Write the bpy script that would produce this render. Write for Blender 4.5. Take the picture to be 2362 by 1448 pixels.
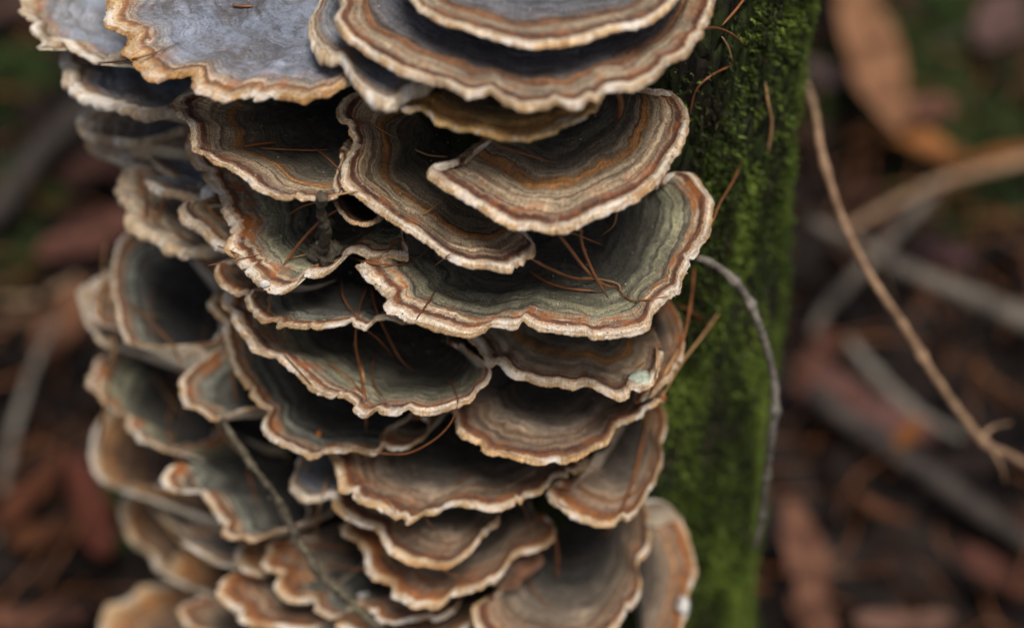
import bpy, math, random
import numpy as np
from mathutils import Vector
from mathutils.bvhtree import BVHTree

random.seed(11)
rng = np.random.default_rng(11)
for o in list(bpy.data.objects):
    bpy.data.objects.remove(o, do_unlink=True)
scene = bpy.context.scene
COL = scene.collection
R_ = math.radians

# ------------------------------------------------------------------ camera
PITCH = R_(40.0)
LENS = 76.0
DIST = 0.5
FWD = np.array([0.0, math.cos(PITCH), -math.sin(PITCH)])
UP = np.array([0.0, math.sin(PITCH), math.cos(PITCH)])
RIGHT = np.array([1.0, 0.0, 0.0])
CAM = -DIST * FWD
cam_data = bpy.data.cameras.new('camera')
cam = bpy.data.objects.new('camera', cam_data)
COL.objects.link(cam)
cam.location = CAM
cam.rotation_euler = (math.pi / 2 - PITCH, 0, 0)
cam_data.lens = LENS
cam_data.sensor_width = 36.0
cam_data.clip_start = 0.01
cam_data.clip_end = 200.0
cam_data.dof.use_dof = True
cam_data.dof.focus_distance = 0.497
cam_data.dof.aperture_fstop = 6.3
scene.camera = cam

# ------------------------------------------------------------------ light
SUN_EL, SUN_AZ = R_(62), R_(166)      # azimuth of the sun measured from +Y towards +X
world = bpy.data.worlds.new('World')
scene.world = world
world.use_nodes = True
wn, wl = world.node_tree.nodes, world.node_tree.links
wn.clear()
w_out = wn.new('ShaderNodeOutputWorld')
w_bg = wn.new('ShaderNodeBackground')
w_sky = wn.new('ShaderNodeTexSky')
w_sky.sky_type = 'NISHITA'
w_sky.sun_disc = False
w_sky.sun_elevation = SUN_EL
w_sky.sun_rotation = SUN_AZ
w_sky.air_density = 1.0
w_sky.dust_density = 5.0
w_sky.ozone_density = 0.3
w_bg.inputs['Strength'].default_value = 0.072
wl.new(w_sky.outputs[0], w_bg.inputs['Color'])
wl.new(w_bg.outputs[0], w_out.inputs['Surface'])
sd = bpy.data.lights.new('sun', 'SUN')
sd.energy = 3.3
sd.angle = R_(20)
sd.color = (1.0, 0.93, 0.84)
sun = bpy.data.objects.new('sun', sd)
COL.objects.link(sun)
sv = Vector((math.sin(SUN_AZ) * math.cos(SUN_EL), math.cos(SUN_AZ) * math.cos(SUN_EL), math.sin(SUN_EL)))
sun.rotation_euler = (-sv).to_track_quat('-Z', 'Y').to_euler()
sun.location = sv * 3

scene.render.engine = 'CYCLES'
vs = scene.view_settings
vs.view_transform = 'Standard'
vs.look = 'None'
vs.exposure = 0.28
vs.gamma = 1.0
vs.use_curve_mapping = False

# ------------------------------------------------------------------ rays
KPX = 36.0 / LENS / 2362.0
def ray(px, py):
    return FWD + RIGHT * (px - 1181.0) * KPX - UP * (py - 724.0) * KPX
TX, TY, TR = -0.002, 0.115, 0.080          # trunk axis and radius
GROUND = -0.38
def cyl_hit(px, py, rad):
    d = ray(px, py)
    ox, oy = CAM[0] - TX, CAM[1] - TY
    a = d[0] ** 2 + d[1] ** 2
    b = ox * d[0] + oy * d[1]
    c = ox * ox + oy * oy - rad * rad
    disc = b * b - a * c
    t = (-b - math.sqrt(disc)) / a if disc > 0 else -b / a
    return CAM + d * t
def ground_hit(px, py, h=0.0):
    d = ray(px, py)
    return CAM + d * ((GROUND + h - CAM[2]) / d[2])

# ------------------------------------------------------------------ helpers
def tag(o, label=None, cat=None, group=None, kind=None):
    if label: o['label'] = label
    if cat: o['category'] = cat
    if group: o['group'] = group
    if kind: o['kind'] = kind
    return o
def mesh_obj(name, verts, faces, mat, parent=None, smooth=True, mat2=None):
    me = bpy.data.meshes.new(name)
    verts = np.asarray(verts, dtype=np.float64)
    if isinstance(faces, np.ndarray):
        n, k = faces.shape
        me.vertices.add(len(verts)); me.vertices.foreach_set('co', verts.ravel())
        me.loops.add(n * k); me.loops.foreach_set('vertex_index', faces.ravel().astype(np.int32))
        me.polygons.add(n)
        me.polygons.foreach_set('loop_start', np.arange(0, n * k, k, dtype=np.int32))
        me.update(calc_edges=True)
    else:
        me.from_pydata(verts.tolist(), [], faces)
        me.update()
    if smooth:
        me.polygons.foreach_set('use_smooth', [True] * len(me.polygons))
    me.materials.append(mat)
    o = bpy.data.objects.new(name, me)
    COL.objects.link(o)
    if parent is not None:
        o.parent = parent
    return o
def empty(name, loc=(0, 0, 0)):
    o = bpy.data.objects.new(name, None)
    o.empty_display_size = 0.005
    COL.objects.link(o)
    o.location = loc
    return o
def vattr(o, name, data):
    a = o.data.attributes.new(name, 'FLOAT_VECTOR', 'POINT')
    a.data.foreach_set('vector', np.asarray(data, dtype=np.float32).ravel())

def noise1(x, seed):
    """smooth 1-d value noise in -1..1"""
    x = np.asarray(x, dtype=float)
    tab = np.random.default_rng(seed).uniform(-1, 1, 512)
    i = np.floor(x).astype(int); f = x - i
    f = f * f * (3 - 2 * f)
    return tab[i % 512] * (1 - f) + tab[(i + 1) % 512] * f
def noise2(x, y, seed):
    x = np.asarray(x, dtype=float); y = np.asarray(y, dtype=float)
    tab = np.random.default_rng(seed).uniform(-1, 1, (128, 128))
    i = np.floor(x).astype(int); f = x - i; f = f * f * (3 - 2 * f)
    j = np.floor(y).astype(int); g = y - j; g = g * g * (3 - 2 * g)
    a = tab[i % 128, j % 128] * (1 - f) + tab[(i + 1) % 128, j % 128] * f
    b = tab[i % 128, (j + 1) % 128] * (1 - f) + tab[(i + 1) % 128, (j + 1) % 128] * f
    return a * (1 - g) + b * g
def catmull(pts, n):
    P = np.asarray(pts, dtype=float)
    P = np.vstack([2 * P[0] - P[1], P, 2 * P[-1] - P[-2]])
    out = []
    for i in range(1, len(P) - 2):
        t = np.linspace(0, 1, 12, endpoint=False)[:, None]
        p0, p1, p2, p3 = P[i - 1], P[i], P[i + 1], P[i + 2]
        out.append(0.5 * (2 * p1 + (p2 - p0) * t + (2 * p0 - 5 * p1 + 4 * p2 - p3) * t ** 2 + (3 * p1 - p0 - 3 * p2 + p3) * t ** 3))
    out.append(P[-2][None, :])
    Q = np.vstack(out)
    s = np.concatenate([[0], np.cumsum(np.linalg.norm(np.diff(Q, axis=0), axis=1))])
    u = np.linspace(0, s[-1], n)
    return np.stack([np.interp(u, s, Q[:, k]) for k in range(Q.shape[1])], axis=1)
def smooth_curve(P, sig):
    n = len(P)
    r = int(3 * sig) + 1
    k = np.exp(-0.5 * (np.arange(-r, r + 1) / sig) ** 2); k /= k.sum()
    ext = np.vstack([2 * P[0] - P[1:r + 1][::-1], P, 2 * P[-1] - P[-r - 1:-1][::-1]])
    return np.stack([np.convolve(ext[:, c], k, mode='valid') for c in range(P.shape[1])], axis=1)[:n]

# ------------------------------------------------------------------ materials
class NT:
    def __init__(self, name):
        self.m = bpy.data.materials.new(name)
        self.m.use_nodes = True
        self.t = self.m.node_tree
        self.t.nodes.clear()
        self.out = self.t.nodes.new('ShaderNodeOutputMaterial')
        self.bsdf = self.t.nodes.new('ShaderNodeBsdfPrincipled')
        self.t.links.new(self.bsdf.outputs[0], self.out.inputs['Surface'])
    def n(self, typ, **kw):
        nd = self.t.nodes.new(typ)
        for k, v in kw.items():
            setattr(nd, k, v)
        return nd
    def l(self, a, b):
        self.t.links.new(a, b)
    def val(self, sock, v):
        if hasattr(v, 'is_output') or isinstance(v, bpy.types.NodeSocket):
            self.l(v, sock)
        else:
            sock.default_value = v
    def math(self, op, a, b=0.0, c=0.0, clamp=False):
        nd = self.n('ShaderNodeMath', operation=op, use_clamp=clamp)
        self.val(nd.inputs[0], a); self.val(nd.inputs[1], b); self.val(nd.inputs[2], c)
        return nd.outputs[0]
    def noise(self, vec, scale, detail=3, rough=0.55, dist=0.0):
        nd = self.n('ShaderNodeTexNoise')
        if vec is not None: self.l(vec, nd.inputs['Vector'])
        nd.inputs['Scale'].default_value = scale
        nd.inputs['Detail'].default_value = detail
        nd.inputs['Roughness'].default_value = rough
        nd.inputs['Distortion'].default_value = dist
        return nd.outputs['Fac']
    def ramp(self, fac, stops, interp='LINEAR'):
        nd = self.n('ShaderNodeValToRGB')
        cr = nd.color_ramp
        cr.interpolation = interp
        while len(cr.elements) > 1:
            cr.elements.remove(cr.elements[-1])
        first = True
        for p, c in stops:
            if first:
                e = cr.elements[0]; e.position = p; first = False
            else:
                e = cr.elements.new(p)
            e.color = (c[0], c[1], c[2], 1)
        self.l(fac, nd.inputs[0])
        return nd.outputs['Color']
    def mapr(self, v, a, b, c, d):
        nd = self.n('ShaderNodeMapRange')
        self.l(v, nd.inputs[0])
        for i, x in enumerate((a, b, c, d)):
            nd.inputs[i + 1].default_value = x
        return nd.outputs[0]
    def mix(self, fac, a, b, mode='MIX'):
        nd = self.n('ShaderNodeMix', data_type='RGBA', blend_type=mode)
        self.val(nd.inputs[0], fac)
        for s, v in ((nd.inputs[6], a), (nd.inputs[7], b)):
            if isinstance(v, bpy.types.NodeSocket): self.l(v, s)
            else: s.default_value = (v[0], v[1], v[2], 1)
        return nd.outputs[2]
    def combine(self, x, y, z):
        nd = self.n('ShaderNodeCombineXYZ')
        self.val(nd.inputs[0], x); self.val(nd.inputs[1], y); self.val(nd.inputs[2], z)
        return nd.outputs[0]
    def bump(self, h, dist, strength=1.0, prev=None):
        nd = self.n('ShaderNodeBump')
        self.l(h, nd.inputs['Height'])
        nd.inputs['Distance'].default_value = dist
        nd.inputs['Strength'].default_value = strength
        if prev is not None: self.l(prev, nd.inputs['Normal'])
        return nd.outputs[0]
    def geo_pos(self):
        return self.n('ShaderNodeNewGeometry').outputs['Position']

CREAM = (.77, .65, .50); CRM2 = (.61, .46, .30); EDGE = (.50, .33, .17)
PAL = {
 'A': [(0, EDGE), (.5, CRM2), (1.0, CREAM), (2.1, CREAM), (2.5, (.50, .27, .11)), (2.9, CRM2), (3.3, (.19, .07, .03)), (4.0, (.085, .03, .016)), (4.8, (.17, .065, .03)), (5.3, (.42, .31, .21)), (6.0, (.22, .10, .045)), (6.5, (.45, .34, .22)), (8.6, (.42, .32, .21)), (9.2, (.22, .13, .075)), (9.9, (.40, .31, .2)), (12.2, (.34, .26, .17)), (13.2, (.46, .22, .07)), (15, (.44, .2, .055)), (15.8, (.22, .14, .08)), (17, (.40, .32, .21)), (19, (.22, .17, .11)), (21, (.33, .27, .18)), (25, (.25, .22, .145)), (30, (.14, .12, .085)), (42, (.07, .055, .042))],
 'G': [(0, EDGE), (.5, CRM2), (1.0, (.72, .6, .45)), (1.9, CREAM), (2.2, (.46, .24, .10)), (2.6, (.62, .49, .36)), (3.1, (.24, .085, .03)), (4.2, (.15, .05, .02)), (4.7, (.5, .38, .27)), (5.4, (.55, .44, .3)), (5.9, (.40, .19, .07)), (6.6, (.36, .29, .2)), (8.0, (.30, .27, .19)), (8.5, (.04, .035, .03)), (9.0, (.31, .29, .19)), (12.5, (.25, .24, .15)), (13, (.07, .065, .05)), (13.6, (.24, .235, .155)), (17, (.20, .195, .13)), (17.6, (.05, .045, .035)), (18.5, (.18, .17, .12)), (25, (.13, .12, .09)), (42, (.07, .06, .05))],
 'D': [(0, EDGE), (.6, CRM2), (1.1, CREAM), (2.2, CRM2), (2.6, (.42, .2, .08)), (3.2, (.17, .06, .022)), (4.4, (.26, .10, .035)), (5.0, (.48, .36, .25)), (6.0, (.3, .2, .12)), (7.2, (.34, .28, .2)), (8.2, (.05, .045, .04)), (8.9, (.26, .27, .22)), (12, (.21, .22, .18)), (13.5, (.07, .065, .055)), (15, (.20, .195, .165)), (24, (.13, .125, .105)), (42, (.06, .056, .05))],
 'B': [(0, (.5, .27, .09)), (.7, (.56, .36, .16)), (1.7, (.6, .42, .24)), (2.5, (.34, .16, .06)), (3.0, (.16, .07, .03)), (3.5, (.46, .34, .24)), (4.6, (.36, .27, .2)), (5.6, (.33, .31, .31)), (8, (.24, .27, .35)), (11, (.28, .31, .40)), (15, (.19, .215, .29)), (22, (.12, .13, .17)), (34, (.11, .115, .14)), (48, (.08, .08, .09))],
 'W': [(0, (.52, .39, .25)), (1.0, (.64, .54, .41)), (2.0, (.50, .38, .25)), (2.8, (.22, .12, .06)), (3.6, (.42, .33, .24)), (5, (.26, .2, .16)), (6.5, (.34, .34, .37)), (10, (.36, .38, .44)), (16, (.26, .28, .33)), (30, (.15, .16, .19)), (48, (.12, .12, .13))],
 'T': [(0, (.46, .30, .16)), (.6, (.60, .45, .27)), (1.1, (.70, .58, .42)), (2.3, (.64, .50, .34)), (2.7, (.34, .16, .07)), (3.2, (.14, .045, .022)), (4.6, (.17, .07, .035)), (5.2, (.36, .27, .18)), (6.6, (.40, .31, .21)), (8.8, (.36, .28, .19)), (9.4, (.20, .09, .04)), (10.2, (.30, .13, .045)), (11.6, (.18, .09, .05)), (12.6, (.15, .125, .115)), (14, (.16, .155, .17)), (18, (.13, .135, .16)), (25, (.10, .105, .125)), (42, (.07, .07, .085))],
 'F': [(0, (.5, .32, .15)), (.8, (.60, .43, .25)), (1.8, (.62, .46, .28)), (2.4, (.44, .25, .11)), (2.9, (.20, .07, .025)), (4.3, (.14, .045, .018)), (5.2, (.26, .13, .07)), (6.2, (.34, .24, .16)), (8.2, (.24, .15, .09)), (9.2, (.32, .22, .14)), (11, (.20, .12, .07)), (13, (.31, .24, .17)), (17, (.20, .155, .115)), (24, (.13, .115, .095)), (42, (.06, .055, .045))],
 'R': [(0, (.5, .34, .19)), (.8, (.58, .42, .25)), (1.8, (.52, .34, .17)), (2.6, (.34, .13, .035)), (4.5, (.27, .095, .03)), (6.2, (.24, .12, .06)), (8.5, (.28, .2, .14)), (10, (.28, .13, .05)), (13, (.27, .2, .14)), (20, (.18, .14, .105)), (42, (.08, .065, .055))],
 'C': [(0, (.56, .42, .26)), (1.2, (.68, .55, .39)), (4, (.56, .43, .29)), (5, (.36, .22, .12)), (7, (.44, .35, .25)), (9, (.28, .2, .14)), (14, (.2, .18, .165)), (42, (.12, .11, .1))],
 'E': [(0, (.58, .42, .25)), (1.5, (.52, .34, .17)), (3, (.36, .18, .07)), (6, (.30, .16, .07)), (10, (.17, .10, .055)), (16, (.10, .065, .04)), (42, (.06, .04, .03))],
 'O': [(0, (.56, .38, .16)), (.7, (.52, .28, .08)), (2.5, (.52, .27, .07)), (6, (.44, .27, .10)), (10, (.26, .17, .09)), (16, (.16, .10, .06)), (42, (.06, .04, .03))],
}
def cap_material(pal, seed, frost=0.25, orange=0.0):
    rr = random.Random(seed)
    M = NT('cap_' + pal)
    at = M.n('ShaderNodeAttribute', attribute_name='zone')
    sep = M.n('ShaderNodeSeparateXYZ'); M.l(at.outputs['Vector'], sep.inputs[0])
    d, s, t = sep.outputs[0], sep.outputs[1], sep.outputs[2]
    pos = M.geo_pos()
    n1 = M.noise(pos, 85, 3)
    n2 = M.noise(pos, 420, 3)
    nf = M.noise(pos, 2600, 2, 0.6)
    damp = M.mapr(d, 0.5, 8.0, 0.25, 1.0)
    off = M.math('MULTIPLY', M.math('SUBTRACT', n1, 0.5), 6.5)
    off = M.math('MULTIPLY', off, damp)
    off2 = M.math('MULTIPLY', M.math('SUBTRACT', n2, 0.5), 1.5)
    off3 = M.math('MULTIPLY', M.math('SUBTRACT', nf, 0.5), 0.6)
    # radial fibres make the zone borders ragged
    fv = M.combine(M.math('MULTIPLY', s, 2.6), M.math('MULTIPLY', d, 0.28), rr.random() * 50)
    fib = M.noise(fv, 1.0, 3, 0.6)
    off4 = M.math('MULTIPLY', M.math('SUBTRACT', fib, 0.5), 0.9)
    dd = M.math('ADD', M.math('ADD', M.math('ADD', d, off), off2), M.math('ADD', off3, M.math('MULTIPLY', off4, damp)))
    fac = M.math('DIVIDE', M.math('MAXIMUM', dd, 0.01), 48.0, clamp=True)
    stops = []
    k = rr.uniform(0.9, 1.12)
    last = -1
    for p, c in PAL[pal]:
        g = rr.uniform(0.86, 1.14)
        if pal not in 'BWCT' and p > 8: g *= max(0.36, 1 - (p - 13) * 0.07) if p > 13 else 1.15  # innermost zones darkened further, painting in the shade of the hollows
        if pal in 'GD' and p > 5: p = 5 + (p - 5) * .82
        if pal in 'AGDTFR': p = p * .68 if p < 2.5 else 1.7 + (p - 2.5) * 1.0
        pp = max(last + 0.001, p * (k if p > 2 else 1) / 48.0 + (rr.uniform(-.006, .006) if p > 6 else 0)); last = pp
        stops.append((min(pp, 1), tuple(min(.85, x * g) for x in c)))
    col = M.ramp(fac, stops)
    # pinstripes following the growth zones
    pv = M.combine(M.math('MULTIPLY', dd, 1.5), M.math('MULTIPLY', s, 0.035), rr.random() * 90)
    pin = M.noise(pv, 1.0, 4, 0.75)
    pinm = M.mapr(pin, 0.38, 0.62, 0.38, 1.5)
    edge = M.mapr(d, 1.0, 4.0, 0.25, 1.0)
    c2 = M.mix(edge, col, M.mix(1.0, col, M.combine(pinm, pinm, pinm), 'MULTIPLY'))
    # blotches, fibres and grain
    blot = M.mapr(M.noise(pos, 150, 4, 0.65), 0.3, 0.7, 0.66, 1.32)
    fibm = M.mapr(fib, 0.28, 0.72, 0.66, 1.34)
    grn = M.mapr(nf, 0.25, 0.75, 0.76, 1.24)
    mul = M.math('MULTIPLY', M.math('MULTIPLY', blot, fibm), grn)
    c3 = M.mix(1.0, c2 if pal not in 'BW' else M.mix(M.math('MULTIPLY', M.mapr(M.noise(pos, 70, 5, 0.75), 0.44, 0.62, 0, .8), M.mapr(d, 3, 10, 0, 1)), c2, (.10, .085, .08)), M.combine(mul, mul, mul), 'MULTIPLY')
    # rusty worn patches inside the brown band
    rust = M.math('MULTIPLY', M.mapr(M.noise(pos, 190, 3), 0.52, 0.62, 0, 1), M.math('MULTIPLY', M.mapr(d, 1.8, 3.0, 0, 1), M.mapr(d, 9.0, 5.0, 0, 1)))
    c4 = M.mix(M.math('MULTIPLY', rust, min(.9, 0.5 + orange)), c3, (.40, .13, .025))
    # margin: whitened in places, stained ochre or brown in others
    mv = M.combine(M.math('MULTIPLY', s, 0.11), M.math('MULTIPLY', d, 0.35), rr.random() * 70)
    mn = M.noise(mv, 1.0, 4, 0.7)
    near = M.mapr(d, 1.9, 0.9, 0, 1)
    c4 = M.mix(M.math('MULTIPLY', M.mapr(mn, 0.49, 0.60, 0, .85), near), c4, (.84, .79, .72))
    c4 = M.mix(M.math('MULTIPLY', M.mapr(mn, 0.43, 0.35, 0, .75), near), c4, (.36, .17, .06))
    # frosted fuzz
    fr = M.math('MULTIPLY', M.mapr(M.noise(pos, 260, 5, 0.75), 0.56, 0.66, 0, 1), M.mapr(nf, 0.4, 0.6, 0.2, 1.0))
    fr = M.math('MULTIPLY', fr, M.mapr(d, 14.0, 2.0, 0.25, 1.0))
    c5 = M.mix(M.math('MULTIPLY', fr, frost), c4, (.72, .68, .64))
    if pal in 'BW':
        bl = M.math('MULTIPLY', M.mapr(M.noise(pos, 48, 6, 0.75), 0.50, 0.62, 0, .55), M.mapr(d, 3.5, 7.0, 0, 1))
        c5 = M.mix(bl, c5, (.36, .43, .57))
    # dark specks
    vo = M.n('ShaderNodeTexVoronoi'); M.l(pos, vo.inputs['Vector']); vo.inputs['Scale'].default_value = 420
    sp = M.math('MULTIPLY', M.mapr(vo.outputs['Distance'], 0.16, 0.10, 0, 1), M.mapr(M.noise(pos, 60, 2), 0.5, 0.62, 0, 1))
    c6 = M.mix(M.math('MULTIPLY', sp, 0.75), c5, (.03, .022, .018))
    M.l(c6, M.bsdf.inputs['Base Color'])
    M.bsdf.inputs['Roughness'].default_value = 0.78
    M.bsdf.inputs['Specular IOR Level'].default_value = 0.25
    M.bsdf.inputs['Sheen Weight'].default_value = 0.12 if pal in 'BW' else 0.05
    M.bsdf.inputs['Sheen Roughness'].default_value = 0.45
    h = M.math('ADD', M.math('MULTIPLY', fib, 0.9), M.math('ADD', M.math('MULTIPLY', nf, 0.9), M.math('ADD', M.math('MULTIPLY', pin, 1.5), M.math('MULTIPLY', n2, 1.4))))
    M.l(M.bump(h, 0.0006, 1.0), M.bsdf.inputs['Normal'])
    return M.m
def simple_mat(name, c1, c2, scale, rough=0.8, bump=0.0003, bscale=None, spec=0.3, detail=4, trans=0):
    M = NT(name)
    pos = M.geo_pos()
    n = M.noise(pos, scale, detail, 0.6)
    col = M.ramp(n, [(0.32, c1), (0.68, c2)])
    M.l(col, M.bsdf.inputs['Base Color'])
    M.bsdf.inputs['Roughness'].default_value = rough
    M.bsdf.inputs['Specular IOR Level'].default_value = spec
    nb = M.noise(pos, bscale or scale * 4, 4, 0.6)
    M.l(M.bump(nb, bump, 0.8), M.bsdf.inputs['Normal'])
    return M.m
def pore_material():
    M = NT('pores')
    pos = M.geo_pos()
    vo = M.n('ShaderNodeTexVoronoi'); M.l(pos, vo.inputs['Vector']); vo.inputs['Scale'].default_value = 2200
    n = M.noise(pos, 130, 4)
    col = M.ramp(n, [(0.3, (.42, .33, .22)), (0.55, (.60, .52, .40)), (0.7, (.68, .63, .54))])
    dm = M.mapr(vo.outputs['Distance'], 0.0, 0.4, 0.55, 1.05)
    M.l(M.mix(1.0, col, M.combine(dm, dm, dm), 'MULTIPLY'), M.bsdf.inputs['Base Color'])
    M.bsdf.inputs['Roughness'].default_value = 0.85
    M.l(M.bump(M.math('ADD', vo.outputs['Distance'], M.math('MULTIPLY', n, 2.0)), 0.0003), M.bsdf.inputs['Normal'])
    return M.m
PORES = pore_material()
FUZZ = simple_mat('fuzz_hair', (.48, .36, .24), (.72, .62, .48), 300, 0.8, 0.0001)

# ------------------------------------------------------------------ trunk
def trunk_radius(phi, z):
    r = TR + 0.0016 * noise2((phi + 9) * 2.2, z * 22 + 40, 5) + 0.0014 * noise2((phi + 9) * 9, z * 24 + 40, 6)
    r += 0.0011 * noise2((phi + 9) * 22, z * 60 + 60, 7) + 0.0007 * noise2((phi + 9) * 60, z * 220 + 90, 8)
    r += np.where(z < -0.2, (-0.2 - z) ** 2 * 1.8, 0)
    r += 0.0035 * np.clip((z - 0.0) / 0.1, 0, 1) 
    return r
def build_trunk():
    root = tag(empty('tree_trunk', (TX, TY, GROUND)), 'upright mossy tree trunk carrying the tiers of bracket fungi', 'tree trunk')
    NA, NZ = 520, 360
    ph = np.linspace(-math.pi, math.pi, NA, endpoint=False)
    z = np.linspace(GROUND - 0.03, 0.46, NZ)
    P, Z = np.meshgrid(ph, z)
    Rr = trunk_radius(P, Z)
    V = np.stack([Rr * np.sin(P), -Rr * np.cos(P), Z - GROUND], axis=-1).reshape(-1, 3)
    i = np.arange(NZ - 1)[:, None] * NA; j = np.arange(NA)[None, :]; j2 = (j + 1) % NA
    F = np.stack([i + j, i + j2, i + NA + j2, i + NA + j], axis=-1).reshape(-1, 4)
    M = NT('bark')
    pos = M.geo_pos()
    mp = M.n('ShaderNodeMapping'); M.l(pos, mp.inputs[0]); mp.inputs['Scale'].default_value = (1, 1, .35)
    n = M.noise(mp.outputs[0], 130, 5, 0.65)
    n2 = M.noise(pos, 60, 4, 0.6)
    bark = M.ramp(n, [(0.3, (.006, .005, .004)), (0.55, (.020, .015, .011)), (0.75, (.05, .038, .028))])
    moss = M.ramp(M.noise(pos, 300, 4), [(0.3, (.006, .009, .003)), (0.7, (.024, .036, .008))])
    M.l(M.mix(M.mapr(n2, 0.38, 0.52, 0, 1), bark, moss), M.bsdf.inputs['Base Color'])
    M.bsdf.inputs['Roughness'].default_value = 0.9
    M.bsdf.inputs['Specular IOR Level'].default_value = 0.15
    cv = M.n('ShaderNodeTexVoronoi', feature='DISTANCE_TO_EDGE'); M.l(mp.outputs[0], cv.inputs['Vector']); cv.inputs['Scale'].default_value = 190
    crk = M.mapr(cv.outputs['Distance'], 0.0, 0.18, 0.0, 1.0)
    M.l(M.bump(M.math('ADD', n, M.math('MULTIPLY', crk, .6)), 0.003, 1.0), M.bsdf.inputs['Normal'])
    mesh_obj('bark', V, F, M.m, root)
    # moss shoots
    N = 90000
    ph = rng.uniform(R_(4), R_(112), N)
    zz = rng.uniform(-0.34, 0.19, N)
    dens = 0.58 + 0.65 * noise2(ph * 7 + 30, zz * 32 + 40, 21) + 0.5 * noise2(ph * 20 + 30, zz * 90 + 60, 22)
    low = np.clip((0.02 - zz) / 0.06, 0, 1)
    keep = dens + 0.45 * low > rng.uniform(0.12, 0.9, N)
    ph, zz, dens = ph[keep], zz[keep], dens[keep]
    N = len(ph)
    rr = trunk_radius(ph, zz) - 0.0004
    base = np.stack([rr * np.sin(ph), -rr * np.cos(ph), zz - GROUND], axis=-1)
    nrm = np.stack([np.sin(ph), -np.cos(ph), np.zeros(N)], axis=-1)
    dirs = nrm + rng.normal(0, .45, (N, 3)) + np.array([0, 0, -.25])
    dirs /= np.linalg.norm(dirs, axis=1)[:, None]
    ln = rng.uniform(0.0009, 0.0026, N) * np.clip(0.6 + dens, .5, 1.5)
    VV, FF, CC = [], [], []
    shade = np.clip(rng.normal(0.42, 0.22, N) + 0.5 * noise2(ph * 9 + 70, zz * 40 + 90, 23) + 0.25 * low[keep] - 1.8 * np.clip(zz - 0.03, 0, .12), 0, 1)
    off = 0
    for k in range(5):                      # five leaflets along each shoot
        f = (k + 0.6) / 5
        p0 = base + dirs * (ln * f)[:, None]
        a = rng.normal(0, 1, (N, 3)); a -= (a * dirs).sum(1)[:, None] * dirs
        a /= np.linalg.norm(a, axis=1)[:, None]
        tip = p0 + a * (ln * rng.uniform(.28, .5, N))[:, None] + dirs * (ln * .35)[:, None]
        side = np.cross(a, dirs) * (ln * rng.uniform(.07, .12, N))[:, None]
        V3 = np.stack([p0 - side, p0 + side, tip], axis=1).reshape(-1, 3)
        VV.append(V3); FF.append(np.arange(len(V3)).reshape(-1, 3) + off); off += len(V3)
        CC.append(np.repeat(np.stack([shade, np.full(N, f), np.zeros(N)], axis=1), 3, axis=0))
    M = NT('moss')
    at = M.n('ShaderNodeAttribute', attribute_name='tint')
    sep = M.n('ShaderNodeSeparateXYZ'); M.l(at.outputs['Vector'], sep.inputs[0])
    c = M.ramp(sep.outputs[0], [(0.0, (.018, .013, .007)), (0.25, (.020, .024, .007)), (0.5, (.034, .053, .009)), (0.78, (.066, .104, .014)), (1.0, (.125, .17, .028))])
    M.l(c, M.bsdf.inputs['Base Color'])
    M.bsdf.inputs['Roughness'].default_value = 0.6
    M.bsdf.inputs['Specular IOR Level'].default_value = 0.2
    mo = mesh_obj('moss_shoots', np.vstack(VV), np.vstack(FF), M.m, root, smooth=False)
    vattr(mo, 'tint', np.vstack(CC))
    tag(mo, kind='stuff')
    return root
trunk = build_trunk()

# ------------------------------------------------------------------ bracket fungi
BVH_V, BVH_F = [], []
_boff = 0
def bvh_add(V, F):
    global _boff
    BVH_V.append(V); BVH_F.append(F + _boff); _boff += len(V)

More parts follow.
